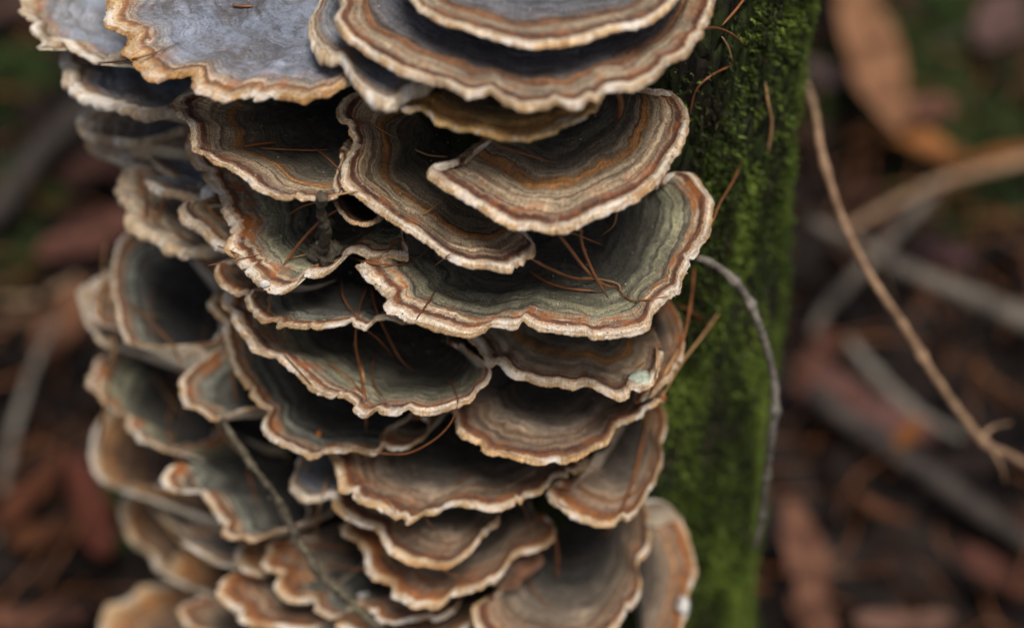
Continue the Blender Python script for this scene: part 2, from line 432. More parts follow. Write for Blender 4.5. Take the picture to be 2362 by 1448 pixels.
def bracket(label, rim, prot, tilt=4, roll=0, pal='A', res=1.0, bowl=0.004, thick=0.0009,
            cang=None, frost=0.25, orange=0.0, ruf=1.0, ref=None, zs=None, lift=-0.003, arc=0.30, fade=(4, 4)):
    seed = int(sum(p[0] * 7 + p[1] for p in rim)) % 9973
    pts = [(p[0], p[1], p[2] if len(p) > 2 else 0) for p in rim]
    ri = max(range(len(pts)), key=lambda i: pts[i][1]) if ref is None else ref
    P0 = cyl_hit(pts[ri][0], pts[ri][1], TR + prot / 100)
    # outward direction of the bracket, seen from the trunk axis
    o = np.array([P0[0] - TX, P0[1] - TY]); o /= np.linalg.norm(o)
    if cang is not None:
        o = np.array([math.sin(R_(cang)), -math.cos(R_(cang))])
    lat = np.array([-o[1], o[0]])
    gx = -math.tan(R_(tilt)) * o + math.tan(R_(roll)) * lat     # gradient of the plane
    def plane_z(x, y): return P0[2] + gx[0] * (x - P0[0]) + gx[1] * (y - P0[1])
    W = []
    for (px, py, h) in pts:
        d = ray(px, py)
        # CAM.z + d.z t = P0.z + g.(CAM+dt-P0) + h
        den = d[2] - gx[0] * d[0] - gx[1] * d[1]
        num = P0[2] + h / 1000 + gx[0] * (CAM[0] - P0[0]) + gx[1] * (CAM[1] - P0[1]) - CAM[2]
        q = CAM + d * (num / den)
        if math.hypot(q[0] - TX, q[1] - TY) < TR + 0.0035:
            q = cyl_hit(px, py, TR + 0.0035)
        W.append(q)
    W = np.array(W)
    # attachment arc on the trunk
    cen = W.mean(axis=0)
    ang = math.atan2(cen[0] - TX, -(cen[1] - TY)) if cang is None else R_(cang)
    width = np.linalg.norm(W[0] - W[-1])
    half = min(0.5, max(0.05, arc * width / 2 / TR))
    def inner_pt(a):
        x = TX + (TR - 0.004) * math.sin(a); y = TY - (TR - 0.004) * math.cos(a)
        return np.array([x, y, plane_z(x, y) - 0.001 + lift])
    angA, angB, dzA, dzB = ang - half, ang + half, 0.0, 0.0
    for q, side in ((W[0], 0), (W[-1], 1)):
        if math.hypot(q[0] - TX, q[1] - TY) < TR + 0.010:      # this end of the margin grows right out of the bark
            aq = math.atan2(q[0] - TX, -(q[1] - TY))
            dz = q[2] - 0.002 - inner_pt(aq)[2]
            if side == 0 and aq < ang + half * .5: angA, dzA = aq, dz
            if side == 1 and aq > ang - half * .5: angB, dzB = aq, dz
    uu = np.linspace(0, 1, 200)
    def inner_uv(u):
        q = inner_pt(angA + (angB - angA) * u)
        q[2] += dzA * (1 - u) ** 4 + dzB * u ** 4
        return q
    A, B = inner_uv(0.0), inner_uv(1.0)
    ext = [W]
    if np.linalg.norm(W[0] - A) > 0.006: ext = [np.array([A + (W[0] - A) * .10, A + (W[0] - A) * .5])] + ext
    if np.linalg.norm(W[-1] - B) > 0.006: ext = ext + [np.array([B + (W[-1] - B) * .5, B + (W[-1] - B) * .10])]
    C = np.vstack(ext)
    NU = int(max(90, 440 * res)); NTt = int(max(18, 46 * res))
    rimc = catmull(C, NU)
    ds = np.concatenate([[0], np.cumsum(np.linalg.norm(np.diff(rimc, axis=0), axis=1))])
    total = ds[-1]
    smm = ds * 1000
    inn = np.array([inner_uv(a) for a in np.linspace(0, 1, NU)])
    endf = np.clip(np.minimum(ds, total - ds) / 0.008, 0, 1)
    out = rimc - inn; out[:, 2] *= 0.2
    outn = out / np.maximum(np.linalg.norm(out, axis=1), 1e-6)[:, None]
    # crenulated margin
    cr = (0.00060 * noise1(smm / 3.1, seed + 1) * (0.5 + noise1(smm / 17., seed + 17)) + 0.00028 * noise1(smm / 1.3, seed + 2) + 0.00012 * noise1(smm / 0.5, seed + 3)) * ruf * endf
    rn = random.Random(seed + 5)                       # torn and nibbled places in the margin
    for _ in range(rn.randint(2, 6)):
        sc = rn.uniform(0.1, 0.9) * smm[-1]; wd = rn.uniform(0.35, 1.5)
        cr = cr - rn.uniform(0.0005, 0.0016) * np.exp(-((smm - sc) / wd) ** 4) * endf * (1 + .4 * noise1(smm / .4, seed + 50))
    rimc = rimc + outn * cr[:, None]
    rims = smooth_curve(rimc, NU * 0.024)
    rimm = smooth_curve(rimc, NU * 0.007)
    L = np.linalg.norm(rims - inn, axis=1)
    Lm = np.percentile(L, 75)
    zscale = zs if zs else float(np.clip((Lm * 1000 / 36) ** 0.7, 0.42, 1.4))
    tt = 1 - (np.linspace(1, 0, NTt) ** 1.7)          # denser towards the rim
    T = tt[:, None]
    S = smm[None, :]
    D = (1 - T) * np.sqrt(np.maximum(L, 0.002) * Lm)[None, :] * 1000
    # beyond the grown margin (towards the attachment) the zones run out
    pre = np.linalg.norm(C[0] - W[0]) if len(ext) and ext[0] is not W else 0.0
    post = np.linalg.norm(C[-1] - W[-1]) if ext[-1] is not W else 0.0
    e0 = np.clip(pre + fade[0] / 1000 - ds, 0, None) if pre or fade[0] > 4 else 0 * ds
    e1 = np.clip(ds - (total - post - fade[1] / 1000), 0, None) if post or fade[1] > 4 else 0 * ds
    D = D + np.maximum(e0, e1)[None, :] * 1000 * 1.6
    G = inn[None] + T[..., None] * (rims - inn)[None] + (T ** 2.5)[..., None] * (rimm - rims)[None] + (T ** 9)[..., None] * (rimc - rimm)[None]
    # bowl, ruffles, ridges
    z = -bowl * np.sin(math.pi * T ** 0.9) * np.clip(L / 0.03, .2, 1.2)[None, :]
    z = z + (0.0013 * noise1(S / 9.0, seed + 5) * noise1(S / 31.0, seed + 15) + 0.0008 * noise1(S / 4.3, seed + 6) * noise1(S / 19.0, seed + 16)) * T ** 3 * (1 - T ** 14 * .5) * ruf * endf
    z = z + 0.0007 * noise2(S / 14 + 9, D / 9 + 3, seed % 90 + 3) * np.minimum(1, D / 6)
    Dw = D / zscale + 0.8 * noise1(S / 11, seed + 8)
    z = z + (0.00034 * noise1(Dw / 1.5, seed + 9) + 0.00022 * noise1(Dw / 0.75, seed + 10)) * np.clip(D / 1.5, 0, 1) * zscale
    z = z + 0.00016 * np.exp(-((D / zscale - 1.2) / 1.0) ** 2)          # swollen lip
    z = z - 0.0009 * T ** 30
    z = z + 0.00010 * noise2(S / 0.55, D / 1.7, seed % 70 + 11) + 0.00006 * noise2(S / 0.4, D / 0.4, seed % 70 + 12)
    G[..., 2] += z
    # rounded edge and first strip of the underside
    rings = [G]
    last = G[-1]
    th = thick * (1 + 0.25 * noise1(smm / 2.3, seed + 14)) * np.clip(endf + .3, 0, 1)
    for a in (30, 62, 90, 120, 155):
        ar = R_(a)
        q = last.copy()
        q += outn * (np.sin(ar) * th * 0.42)[:, None]
        q[:, 2] -= (1 - np.cos(ar)) * th * 0.5
        q += outn * (0.00012 * noise1(smm / 0.35 + a, seed + a))[:, None]
        rings.append(q[None])
    cap = np.concatenate(rings, axis=0)
    nr = cap.shape[0]
    V = cap.reshape(-1, 3)
    i = np.arange(nr - 1)[:, None] * NU; j = np.arange(NU - 1)[None, :]
    F = np.stack([i + j, i + j + 1, i + NU + j + 1, i + NU + j], axis=-1)[..., ::-1].reshape(-1, 4)
    Z = np.zeros((nr, NU, 3))
    Z[:NTt, :, 0] = D / zscale; Z[..., 1] = S; Z[:NTt, :, 2] = T
    Z[NTt:, :, 2] = 1; Z[NTt:, :, 0] = (D[-1] / zscale)[None]
    root = tag(empty('bracket_fungus', inner_pt(ang)), label, 'bracket fungus', 'bracket fungi growing in tiers on the trunk')
    rl = np.array(root.location)
    co = mesh_obj('cap', V - rl, F, cap_material(pal, seed, frost, orange), root)
    vattr(co, 'zone', Z)
    bvh_add(V, F)
    # underside
    nb = 10
    tb = np.linspace(1, 0, nb)
    e = rings[-1][0]
    U = []
    for q in tb:
        k = int(np.argmin(np.abs(tt - q)))
        P = e.copy() if q == 1 else G[k] - np.array([0, 0, thick + 0.0045 * (1 - q) ** 1.5])
        U.append(P)
    U = np.array(U).reshape(-1, 3)
    i = np.arange(nb - 1)[:, None] * NU
    Fu = np.stack([i + j, i + j + 1, i + NU + j + 1, i + NU + j], axis=-1)[..., ::-1].reshape(-1, 4)
    mesh_obj('pore_surface', U - rl, Fu, PORES, root)
    # fine hairs along the margin and on the velvety top
    if res >= 0.8:
        n = int(total * 1000 * 30)
        m = int(total * 1000 * 80)
        u = rng.integers(2, NU - 2, n + m)
        w = np.concatenate([np.clip((nr - 5 - (rng.random(n) ** 2 * 10)).astype(int) + rng.integers(0, 4, n), 2, nr - 1),
                            (NTt * (1 - rng.random(m) ** 1.3 * .9)).astype(int).clip(2, NTt - 2)])
        n += m
        f = rng.random(n)[:, None]; g2 = rng.random(n)[:, None]
        w2 = np.clip(w - 1, 0, nr - 1)
        p = cap[w, u] + (cap[w, np.clip(u + 1, 0, NU - 1)] - cap[w, u]) * f + (cap[w2, u] - cap[w, u]) * g2
        dr = outn[u] * rng.uniform(.2, 1.3, n)[:, None] + rng.normal(0, .35, (n, 3)) + np.array([0, 0, .45]) * (w < NTt)[:, None]
        dr /= np.linalg.norm(dr, axis=1)[:, None]
        ln = rng.uniform(.00020, .00060, n)
        sd_ = np.cross(dr, rng.normal(0, 1, (n, 3))); sd_ /= np.linalg.norm(sd_, axis=1)[:, None]
        sd_ *= 0.000045
        H = np.stack([p - sd_, p + sd_, p + dr * ln[:, None]], axis=1).reshape(-1, 3)
        ho = mesh_obj('velvet_hairs', H - rl, np.arange(3 * n).reshape(-1, 3), co.data.materials[0], root, smooth=False)
        vattr(ho, 'zone', np.repeat(Z[w, u], 3, axis=0))
        tag(ho, kind='stuff')
    return root

BR = bracket
# ---- top tiers
BR('topmost banded tan bracket, cut off by the top edge above the widest banded bracket', [(945,-170),(925,-70),(956,0),(983,22),(1023,42),(1076,58),(1142,80),(1186,91),(1244,97),(1319,88),(1407,64),(1496,42),(1540,13),(1565,-20),(1590,-90),(1560,-180)], 4.2, pal='T', res=.75, tilt=4)
BR('widest banded bracket near the top edge, with a small crack in its front margin', [(815,-150),(775,-60),(784,-5),(788,13),(773,40),(788,66),(833,106),(877,133),(921,155),(965,175),(1009,186),(1036,190),(1063,208),(1089,217),(1111,208),(1129,199),(1151,217),(1177,232),(1222,241),(1253,237),(1279,225),(1301,234),(1337,237),(1363,230),(1385,217),(1399,197),(1425,195),(1460,195),(1491,181),(1522,159),(1536,142),(1562,128),(1589,106),(1611,80),(1620,62),(1633,27),(1646,0),(1655,-40),(1635,-130)], 5.3, pal='T', res=1.1, tilt=3)
BR('bracket with a thick frilled cream margin tucked under the widest banded bracket', [(790,-90),(744,-10),(722,31),(718,66),(735,102),(766,117),(788,119),(806,137),(815,164),(833,183),(855,199),(886,219),(908,214),(932,194),(1000,168),(1100,155),(1250,150),(1330,140),(1380,110)], 4.2, pal='W', res=.9, tilt=3, thick=.0034, frost=.15, zs=.7, ruf=1.6)
BR('plain ochre bracket with a thin yellowish margin directly below the widest banded bracket', [(872,160),(878,200),(908,230),(939,245),(965,241),(992,252),(1009,270),(1045,283),(1098,292),(1138,303),(1169,308),(1231,306),(1275,294),(1297,279),(1341,261),(1372,241),(1390,215),(1395,170)], 4.4, pal='O', res=.9, tilt=6, thick=.0011, frost=.1)
BR('large blue grey velvety bracket at top left with a ragged ochre margin', [(290,-150),(250,-50),(252,0),(244,38),(250,52),(267,61),(290,72),(297,91),(284,107),(286,118),(309,130),(305,141),(320,152),(343,171),(362,177),(381,171),(412,168),(438,168),(442,183),(461,202),(492,213),(518,219),(553,219),(587,221),(610,213),(629,206),(644,213),(671,221),(701,225),(724,217),(762,208),(790,191),(816,179),(819,160),(808,128),(810,80),(830,0),(840,-90)], 3.9, pal='B', res=1.05, tilt=3, frost=.5, ruf=1.5, cang=-28, lift=.008)
BR('pale blue bracket with a wide crumbly cream margin at the far top left corner', [(110,-110),(62,-50),(46,0),(50,23),(72,50),(76,65),(91,76),(90,101),(110,91),(122,80),(152,95),(171,110),(198,126),(225,137),(244,130),(262,112),(300,100),(340,60)], 3.4, pal='W', res=.7, frost=.5, ruf=1.8, cang=-52)
BR('shallow pale blue bracket with a toothed cream rim below the top left bracket', [(175,95),(152,107),(147,130),(152,152),(150,175),(164,194),(190,210),(229,221),(274,236),(324,248),(362,244),(396,232),(410,221),(425,206),(455,190),(475,150)], 2.8, pal='W', res=.75, thick=.003, frost=.6, cang=-52)
# ---- left edge, out of focus
BR('blurred pale cream bracket on the left edge, upper of a pair', [(285,205),(250,213),(229,223),(198,240),(183,262),(187,290),(210,303),(260,312),(320,316),(370,300),(425,285)], 2.3, pal='C', res=.4, thick=.003, cang=-62)
BR('blurred pale cream bracket with ochre spot on the left edge, lower of a pair', [(235,295),(205,308),(202,324),(236,335),(267,339),(305,351),(335,341),(354,328),(400,322),(440,310)], 2.0, pal='C', res=.4, thick=.003, cang=-62, orange=.4)
BR('blurred grey mauve bracket behind the rolled cream bracket on the left', [(300,345),(335,352),(365,380),(400,410),(440,425),(470,400),(470,350)], 1.6, pal='W', res=.35, cang=-50)
BR('small white rimmed bracket between the rolled cream bracket and the folded tan strap bracket', [(340,400),(360,428),(395,437),(425,447),(460,456),(485,440),(490,400)], 1.9, pal='W', res=.4, cang=-46, thick=.002)
BR('rolled cream bracket on the left with a thick white front margin', [(352,401),(337,378),(304,376),(283,398),(276,433),(286,462),(301,473),(294,498),(304,516),(326,530),(348,534),(366,548),(394,563),(423,574),(437,566),(473,566),(509,563),(530,550)], 2.6, pal='C', res=.6, thick=.003, frost=.8, cang=-52)
# ---- centre left
BR('folded tan strap bracket with dark blue grey centre below the ragged blue grey bracket', [(475,200),(461,204),(431,208),(404,225),(412,252),(434,274),(444,301),(442,316),(446,335),(476,354),(507,370),(541,385),(572,408),(602,431),(640,448),(671,452),(724,452),(777,444),(768,418),(785,370),(790,330)], 4.3, pal='A', res=1.1, tilt=4, frost=.35, bowl=.006, cang=-22, zs=.8)
BR('dark hollow bracket with olive centre and twisted front lip under the folded tan strap bracket', [(447,300),(437,308),(430,329),(437,351),(448,372),(466,390),(484,415),(506,437),(516,466),(513,487),(528,512),(531,541),(525,559),(531,577),(552,595),(570,613),(581,635),(603,649),(624,660),(653,663),(682,653),(692,631),(710,624),(739,626),(761,617),(786,595),(792,577),(815,570),(850,579),(886,584),(941,586),(930,566),(925,530),(935,480)], 4.2, pal='G', res=1.15, tilt=11, frost=.5, bowl=.004, lift=0, cang=-20, orange=.45)
BR('small brown tongue bracket hanging beside the right tip of the folded strap bracket', [(768,440),(771,455),(784,477),(806,500),(837,511),(864,500),(872,484),(866,466),(855,445)], 3.3, pal='R', res=.8, zs=.5, cang=-22, tilt=0, lift=-.014)
BR('small curled tan bracket with a white toothed edge left of the dark hollow bracket', [(480,455),(459,462),(434,460),(419,471),(423,487),(437,502),(459,509),(480,530),(502,552),(526,561),(545,545)], 2.9, pal='A', res=.8, zs=.5, thick=.0026, frost=.8, cang=-40)
# ---- centre
BR('long diagonal banded bracket in the centre whose left end curls up with a white edge', [(960,200,2),(920,185,6),(875,188,12),(833,203,16),(793,221,18),(777,248,17),(788,272,16),(805,292,15),(816,314,14),(812,335,12),(798,355,11),(788,378,10),(788,398,9),(793,420,8),(824,442,6),(855,464,4),(890,491,3),(930,513,1),(965,535),(992,557),(1036,588),(1080,603),(1120,606),(1164,611),(1182,610),(1213,595),(1230,579),(1235,561),(1222,539),(1200,520),(1186,500)], 4.7, pal='A', res=1.2, tilt=4, frost=.3, bowl=.005, cang=-9, orange=.2)
BR('clean wing shaped banded bracket with a broad orange zone and a pointed left tip', [(1122,280),(1102,328),(1064,366),(1030,379),(992,386),(985,390),(1005,411),(1036,433),(1076,455),(1107,469),(1129,486),(1160,508),(1195,517),(1222,513),(1244,522),(1275,526),(1319,519),(1363,500),(1407,480),(1452,460),(1487,438),(1518,407),(1549,363),(1571,327),(1584,292),(1586,256),(1575,230),(1553,212),(1531,207),(1500,207),(1470,196),(1440,180)], 5.2, pal='A', res=1.2, tilt=8, frost=.25, bowl=.003, cang=10, orange=0, fade=(16, 4))
BR('largest bracket right of centre with green grey interior and needles in its hollow', [(850,590),(818,605),(833,623),(862,648),(891,677),(887,694),(899,706),(924,723),(957,735),(999,746),(1040,756),(1077,762),(1115,754),(1135,741),(1164,744),(1193,746),(1206,729),(1226,739),(1260,752),(1309,758),(1351,760),(1371,770),(1413,764),(1454,760),(1492,756),(1502,744),(1506,719),(1525,698),(1545,681),(1562,665),(1574,632),(1587,607),(1607,574),(1622,549),(1636,524),(1641,487),(1641,454),(1628,433),(1616,412),(1595,396),(1562,391),(1537,398),(1510,420)], 5.0, pal='G', res=1.35, tilt=6, frost=.4, bowl=.006, cang=8, orange=.3)
BR('thin dark blue bracket with even cream margin and chipped notch, below the twisted lip', [(640,650),(625,657),(599,658),(577,663),(567,679),(573,698),(592,720),(614,739),(651,746),(704,748),(715,742),(726,749),(767,746),(804,739),(827,739),(842,745),(857,735),(870,724),(898,726),(931,733),(965,730),(990,700)], 3.8, pal='D', res=1.0, tilt=3, frost=.25, bowl=.006, cang=-18, zs=.75)
BR('round green bracket with lobed margin crossed by hanging needles, middle of the cluster', [(545,655),(530,660),(515,672),(515,698),(536,720),(547,746),(566,773),(588,799),(614,814),(636,817),(659,836),(685,855),(704,877),(730,899),(760,909),(786,907),(804,911),(819,925),(815,937),(830,950),(849,948),(868,935),(883,944),(912,946),(931,942),(946,937),(957,944),(991,946),(1021,940),(1054,925),(1084,911),(1099,888),(1121,873),(1132,855),(1125,836),(1103,817),(1084,802),(1054,787),(1030,775)], 4.8, pal='G', res=1.25, tilt=3, frost=.5, bowl=.009, cang=-14, orange=.6)
BR('small reddish brown lobe peeping out left under the twisted lip', [(575,590),(543,596),(517,599),(498,612),(495,635),(508,652),(525,662),(560,672),(600,670)], 3.5, pal='R', res=.8, zs=.6, cang=-38, tilt=3)
BR('long narrow dark bracket hugging the left and lower side of the round green bracket', [(520,668),(491,676),(482,691),(491,713),(510,739),(521,769),(525,795),(534,821),(547,851),(566,877),(577,903),(599,922),(622,937),(612,953),(604,970),(610,989),(629,1008),(659,1022),(689,1034),(711,1047),(730,1045),(748,1037),(786,1035),(823,1035),(860,1039),(879,1026),(886,1008),(888,993),(909,981),(946,958),(985,945),(1010,925)], 4.1, pal='D', res=1.15, tilt=2, frost=.3, bowl=.008, cang=-18, orange=.4)
BR('small shaded grey rimmed bracket behind the right end of the long narrow dark bracket', [(880,990),(890,1022),(916,1028),(950,1019),(980,1000),(987,978),(976,960),(950,950)], 3.1, pal='R', res=.5, zs=.6, cang=-8)
BR('banded grey tan bracket with pale lichen on its right rim, under the largest bracket', [(1075,745),(1069,764),(1102,789),(1115,810),(1119,826),(1131,835),(1146,827),(1164,843),(1189,860),(1226,872),(1268,884),(1289,884),(1318,893),(1342,881),(1371,889),(1400,901),(1429,914),(1450,905),(1456,889),(1479,893),(1504,876),(1520,840),(1525,790)], 4.2, pal='A', res=1.0, tilt=5, frost=.4, bowl=.004, cang=15)
BR('narrow outer bracket on the right with a clean tan rim behind the lichen topped bracket', [(1480,660),(1530,680),(1556,705),(1570,737),(1577,777),(1574,814),(1557,850),(1532,880),(1500,905),(1460,915)], 3.1, pal='R', res=.6, tilt=6, cang=32, zs=.8)
BR('smooth dark bracket with one bold chestnut band below the lichen topped bracket', [(1036,925),(1040,942),(1051,969),(1055,988),(1082,1007),(1108,1026),(1131,1037),(1169,1043),(1207,1054),(1245,1058),(1299,1056),(1341,1041),(1375,1022),(1402,1009),(1417,984),(1436,972),(1474,953),(1512,923),(1532,900)], 4.2, pal='F', res=1.0, tilt=5, frost=.15, bowl=.006, cang=12)
BR('upright curved bracket on the right edge with a small cupped fold at its lower left', [(1500,905),(1527,934),(1537,961),(1531,995),(1524,1018),(1529,1045),(1520,1079),(1501,1117),(1482,1152),(1467,1178),(1444,1195),(1413,1205),(1379,1207),(1345,1195),(1310,1178),(1284,1159),(1265,1140),(1265,1125),(1290,1106),(1320,1110)], 3.9, pal='R', res=.8, tilt=8, bowl=.007, cang=26, frost=.2)
# ---- left side, soft focus
BR('deep dark hollow bracket on the left side with a thin tan rim', [(350,520),(324,524),(291,529),(274,554),(262,583),(258,612),(260,650),(266,700),(276,745),(287,772),(299,786),(332,786),(365,790),(415,790),(465,786),(490,778),(504,757),(515,720)], 2.9, pal='D', res=.65, tilt=2, frost=.3, bowl=.010, cang=-48, zs=.6)
BR('blurred pale outermost lobe left of the deep dark hollow bracket', [(262,625),(235,630),(212,637),(187,653),(179,674),(185,700),(195,730),(215,765),(233,786),(260,792)], 2.3, pal='C', res=.35, cang=-64, zs=.6)
BR('blurred inner cream ringed lobe beside the deep dark hollow bracket', [(262,645),(240,648),(222,650),(213,665),(210,690),(214,715),(222,735),(240,745),(270,738)], 2.7, pal='R', res=.4, cang=-60, zs=.5)
BR('small cup shaped bracket with a grey green crescent left of the long narrow dark bracket', [(545,790),(523,794),(490,803),(465,819),(448,840),(424,861),(415,885),(419,910),(440,931),(465,948),(486,960),(506,960),(523,952),(556,939),(598,931),(622,928)], 3.3, pal='D', res=.8, tilt=2, bowl=.006, cang=-40, frost=.3, zs=.7, orange=.3)
BR('shaggy left bracket with ragged orange margin and grey green centre', [(275,785),(255,800),(241,815),(220,827),(218,846),(204,873),(204,890),(225,898),(241,919),(262,939),(288,952),(292,981),(312,997),(316,1010),(349,1016),(382,1030),(407,1022),(432,1018),(465,1014),(490,1001),(500,980)], 3.0, pal='G', res=.65, tilt=2, bowl=.006, cang=-50, frost=.3, ruf=1.8, orange=.5, zs=.8)
BR('blurred plain tan round bracket low on the left edge', [(300,935),(286,940),(248,949),(222,976),(214,1002),(212,1036),(214,1066),(226,1089),(245,1104),(282,1112),(320,1112),(362,1120),(390,1105)], 2.6, pal='E', res=.4, cang=-58, thick=.002, tilt=10)
BR('angular bracket with a stepped margin at lower left, behind the diagonal lichened twig', [(430,1060),(411,1067),(392,1070),(373,1089),(373,1108),(396,1123),(422,1127),(453,1127),(472,1135),(487,1161),(502,1188),(517,1206),(513,1225),(532,1235),(566,1237),(589,1239),(623,1225),(661,1214),(695,1199),(708,1180),(706,1157),(690,1135)], 3.5, pal='D', res=.75, tilt=3, bowl=.006, cang=-33, orange=.5, frost=.2, zs=.8)
BR('blurred tan bracket with a bulging pale left end below the plain tan round bracket', [(360,1118),(339,1121),(309,1123),(282,1146),(279,1180),(290,1214),(305,1241),(332,1256),(354,1278),(362,1301),(377,1312),(396,1300),(430,1270)], 2.3, pal='E', res=.35, cang=-54, thick=.0028)
BR('blurred whitish ridge bracket under the stepped lower left bracket', [(345,1140),(354,1165),(385,1195),(415,1206),(453,1203),(490,1202),(530,1195),(550,1170)], 2.4, pal='C', res=.4, cang=-44, thick=.0022)
BR('blurred pale mottled bracket between the stepped bracket and the orange brown pair below', [(420,1235),(450,1262),(490,1288),(530,1300),(570,1298),(600,1270),(600,1240)], 2.6, pal='C', res=.4, cang=-40, zs=.6, orange=.4)
BR('white edged bent bracket below the long narrow dark bracket', [(700,1030),(691,1044),(687,1070),(676,1097),(676,1116),(699,1138),(725,1142),(755,1138),(786,1127),(800,1100)], 3.2, pal='W', res=.6, cang=-24, thick=.0026, frost=.8, zs=.5)
BR('blurred orange brown bracket in the bottom left corner of the cluster', [(420,1340),(377,1343),(332,1346),(294,1377),(252,1388),(237,1422),(233,1448),(250,1490),(320,1530),(420,1530)], 2.4, pal='E', res=.4, cang=-50, thick=.0025, orange=.4)
BR('blurred ring shaped dark bracket at the bottom left edge of the frame', [(490,1372),(453,1380),(425,1388),(412,1402),(425,1425),(460,1443),(520,1458),(580,1455),(610,1430)], 2.9, pal='R', res=.4, cang=-36, thick=.002, zs=.5, bowl=.008)
BR('brown scalloped bracket at bottom left with its tan rim touching the frame bottom', [(560,1312),(540,1316),(517,1328),(504,1350),(506,1373),(528,1392),(543,1407),(559,1426),(589,1437),(623,1441),(680,1447),(717,1445),(752,1430),(765,1410),(760,1380)], 3.5, pal='R', res=.7, cang=-30, orange=.4)
BR('lobed orange brown bracket just left of the lower end of the lichened twig', [(670,1232),(653,1237),(623,1244),(610,1271),(608,1293),(619,1312),(638,1320),(634,1346),(646,1365),(672,1380),(702,1380),(730,1372),(760,1350)], 3.6, pal='R', res=.7, cang=-24, orange=.3, tilt=6)
BR('dark brown bracket half hidden behind the lobed orange brown bracket', [(620,1225),(590,1232),(557,1250),(545,1275),(550,1300),(570,1315),(600,1322),(630,1310)], 3.0, pal='E', res=.45, cang=-32)
BR('small bracket with white crumbly patches under the lower end of the lichened twig', [(700,1350),(708,1370),(718,1388),(740,1407),(763,1415),(793,1407),(806,1390),(830,1386),(857,1392),(899,1401),(940,1398),(965,1375)], 3.6, pal='D', res=.6, cang=-14, frost=.9, zs=.6, orange=.5)
# ---- bottom centre and right
BR('wide bracket with pointed scalloped front and rich chestnut band low in the centre', [(765,1020),(761,1041),(773,1064),(777,1098),(784,1125),(800,1132),(813,1129),(817,1140),(834,1152),(864,1159),(883,1174),(902,1188),(925,1195),(956,1190),(979,1174),(1009,1171),(1028,1159),(1062,1159),(1093,1163),(1123,1169),(1154,1169),(1181,1159),(1204,1148),(1213,1134),(1242,1129),(1264,1113),(1276,1096),(1303,1091),(1333,1075),(1350,1056),(1352,1035)], 4.5, pal='F', res=1.05, tilt=4, bowl=.006, cang=-2, frost=.2, orange=.5)
BR('smooth three lobed tan bracket under the pointed chestnut banded bracket', [(790,1128),(773,1140),(769,1155),(780,1174),(807,1193),(834,1205),(861,1212),(880,1232),(887,1254),(914,1277),(948,1293),(986,1298),(1032,1298),(1062,1285),(1085,1266),(1104,1239),(1112,1224),(1135,1212),(1150,1197),(1152,1178),(1140,1160)], 4.3, pal='F', res=.9, tilt=5, cang=-6, frost=.1)
BR('deeply lobed orange brown bracket below the smooth three lobed tan bracket', [(820,1185),(800,1195),(788,1205),(796,1224),(826,1243),(841,1270),(845,1300),(861,1323),(887,1338),(902,1346),(914,1369),(937,1384),(971,1394),(1009,1390),(1032,1376),(1043,1365),(1082,1357),(1120,1346),(1150,1327),(1169,1300),(1188,1273),(1226,1262),(1257,1251),(1278,1232),(1280,1209),(1261,1190),(1235,1180)], 4.3, pal='R', res=.9, tilt=5, cang=-1, frost=.1, orange=.5)
BR('small frilly brown bracket at the bottom centre under the deeply lobed bracket', [(840,1385),(850,1405),(880,1425),(930,1432),(980,1425),(1030,1412),(1062,1385),(1070,1360)], 3.5, pal='R', res=.55, cang=-6, zs=.6, ruf=2)
BR('dim brown bracket cut by the bottom edge under the frilly brown bracket', [(780,1420),(800,1450),(860,1475),(940,1490),(1020,1475),(1080,1440),(1090,1410)], 3.8, pal='E', res=.45, cang=-8, ruf=1.5)
BR('big dark green hollowed bracket at bottom right with a wavy outer edge', [(1140,1365),(1110,1380),(1089,1399),(1104,1449),(1150,1490),(1240,1520),(1340,1505),(1398,1464),(1425,1441),(1444,1407),(1470,1380),(1480,1342),(1470,1304),(1474,1285),(1497,1254),(1499,1197),(1487,1150),(1465,1120)], 4.9, pal='F', res=.85, tilt=8, bowl=.007, cang=16, orange=.4)
BR('outermost bottom right bracket with a long smooth rim and a white patch', [(1440,1185),(1470,1158),(1505,1148),(1531,1153),(1558,1174),(1581,1212),(1592,1251),(1604,1293),(1604,1323),(1592,1357),(1588,1395),(1577,1434),(1573,1453),(1550,1500),(1490,1540)], 4.2, pal='R', res=.7, tilt=8, bowl=.003, cang=25, orange=.3)

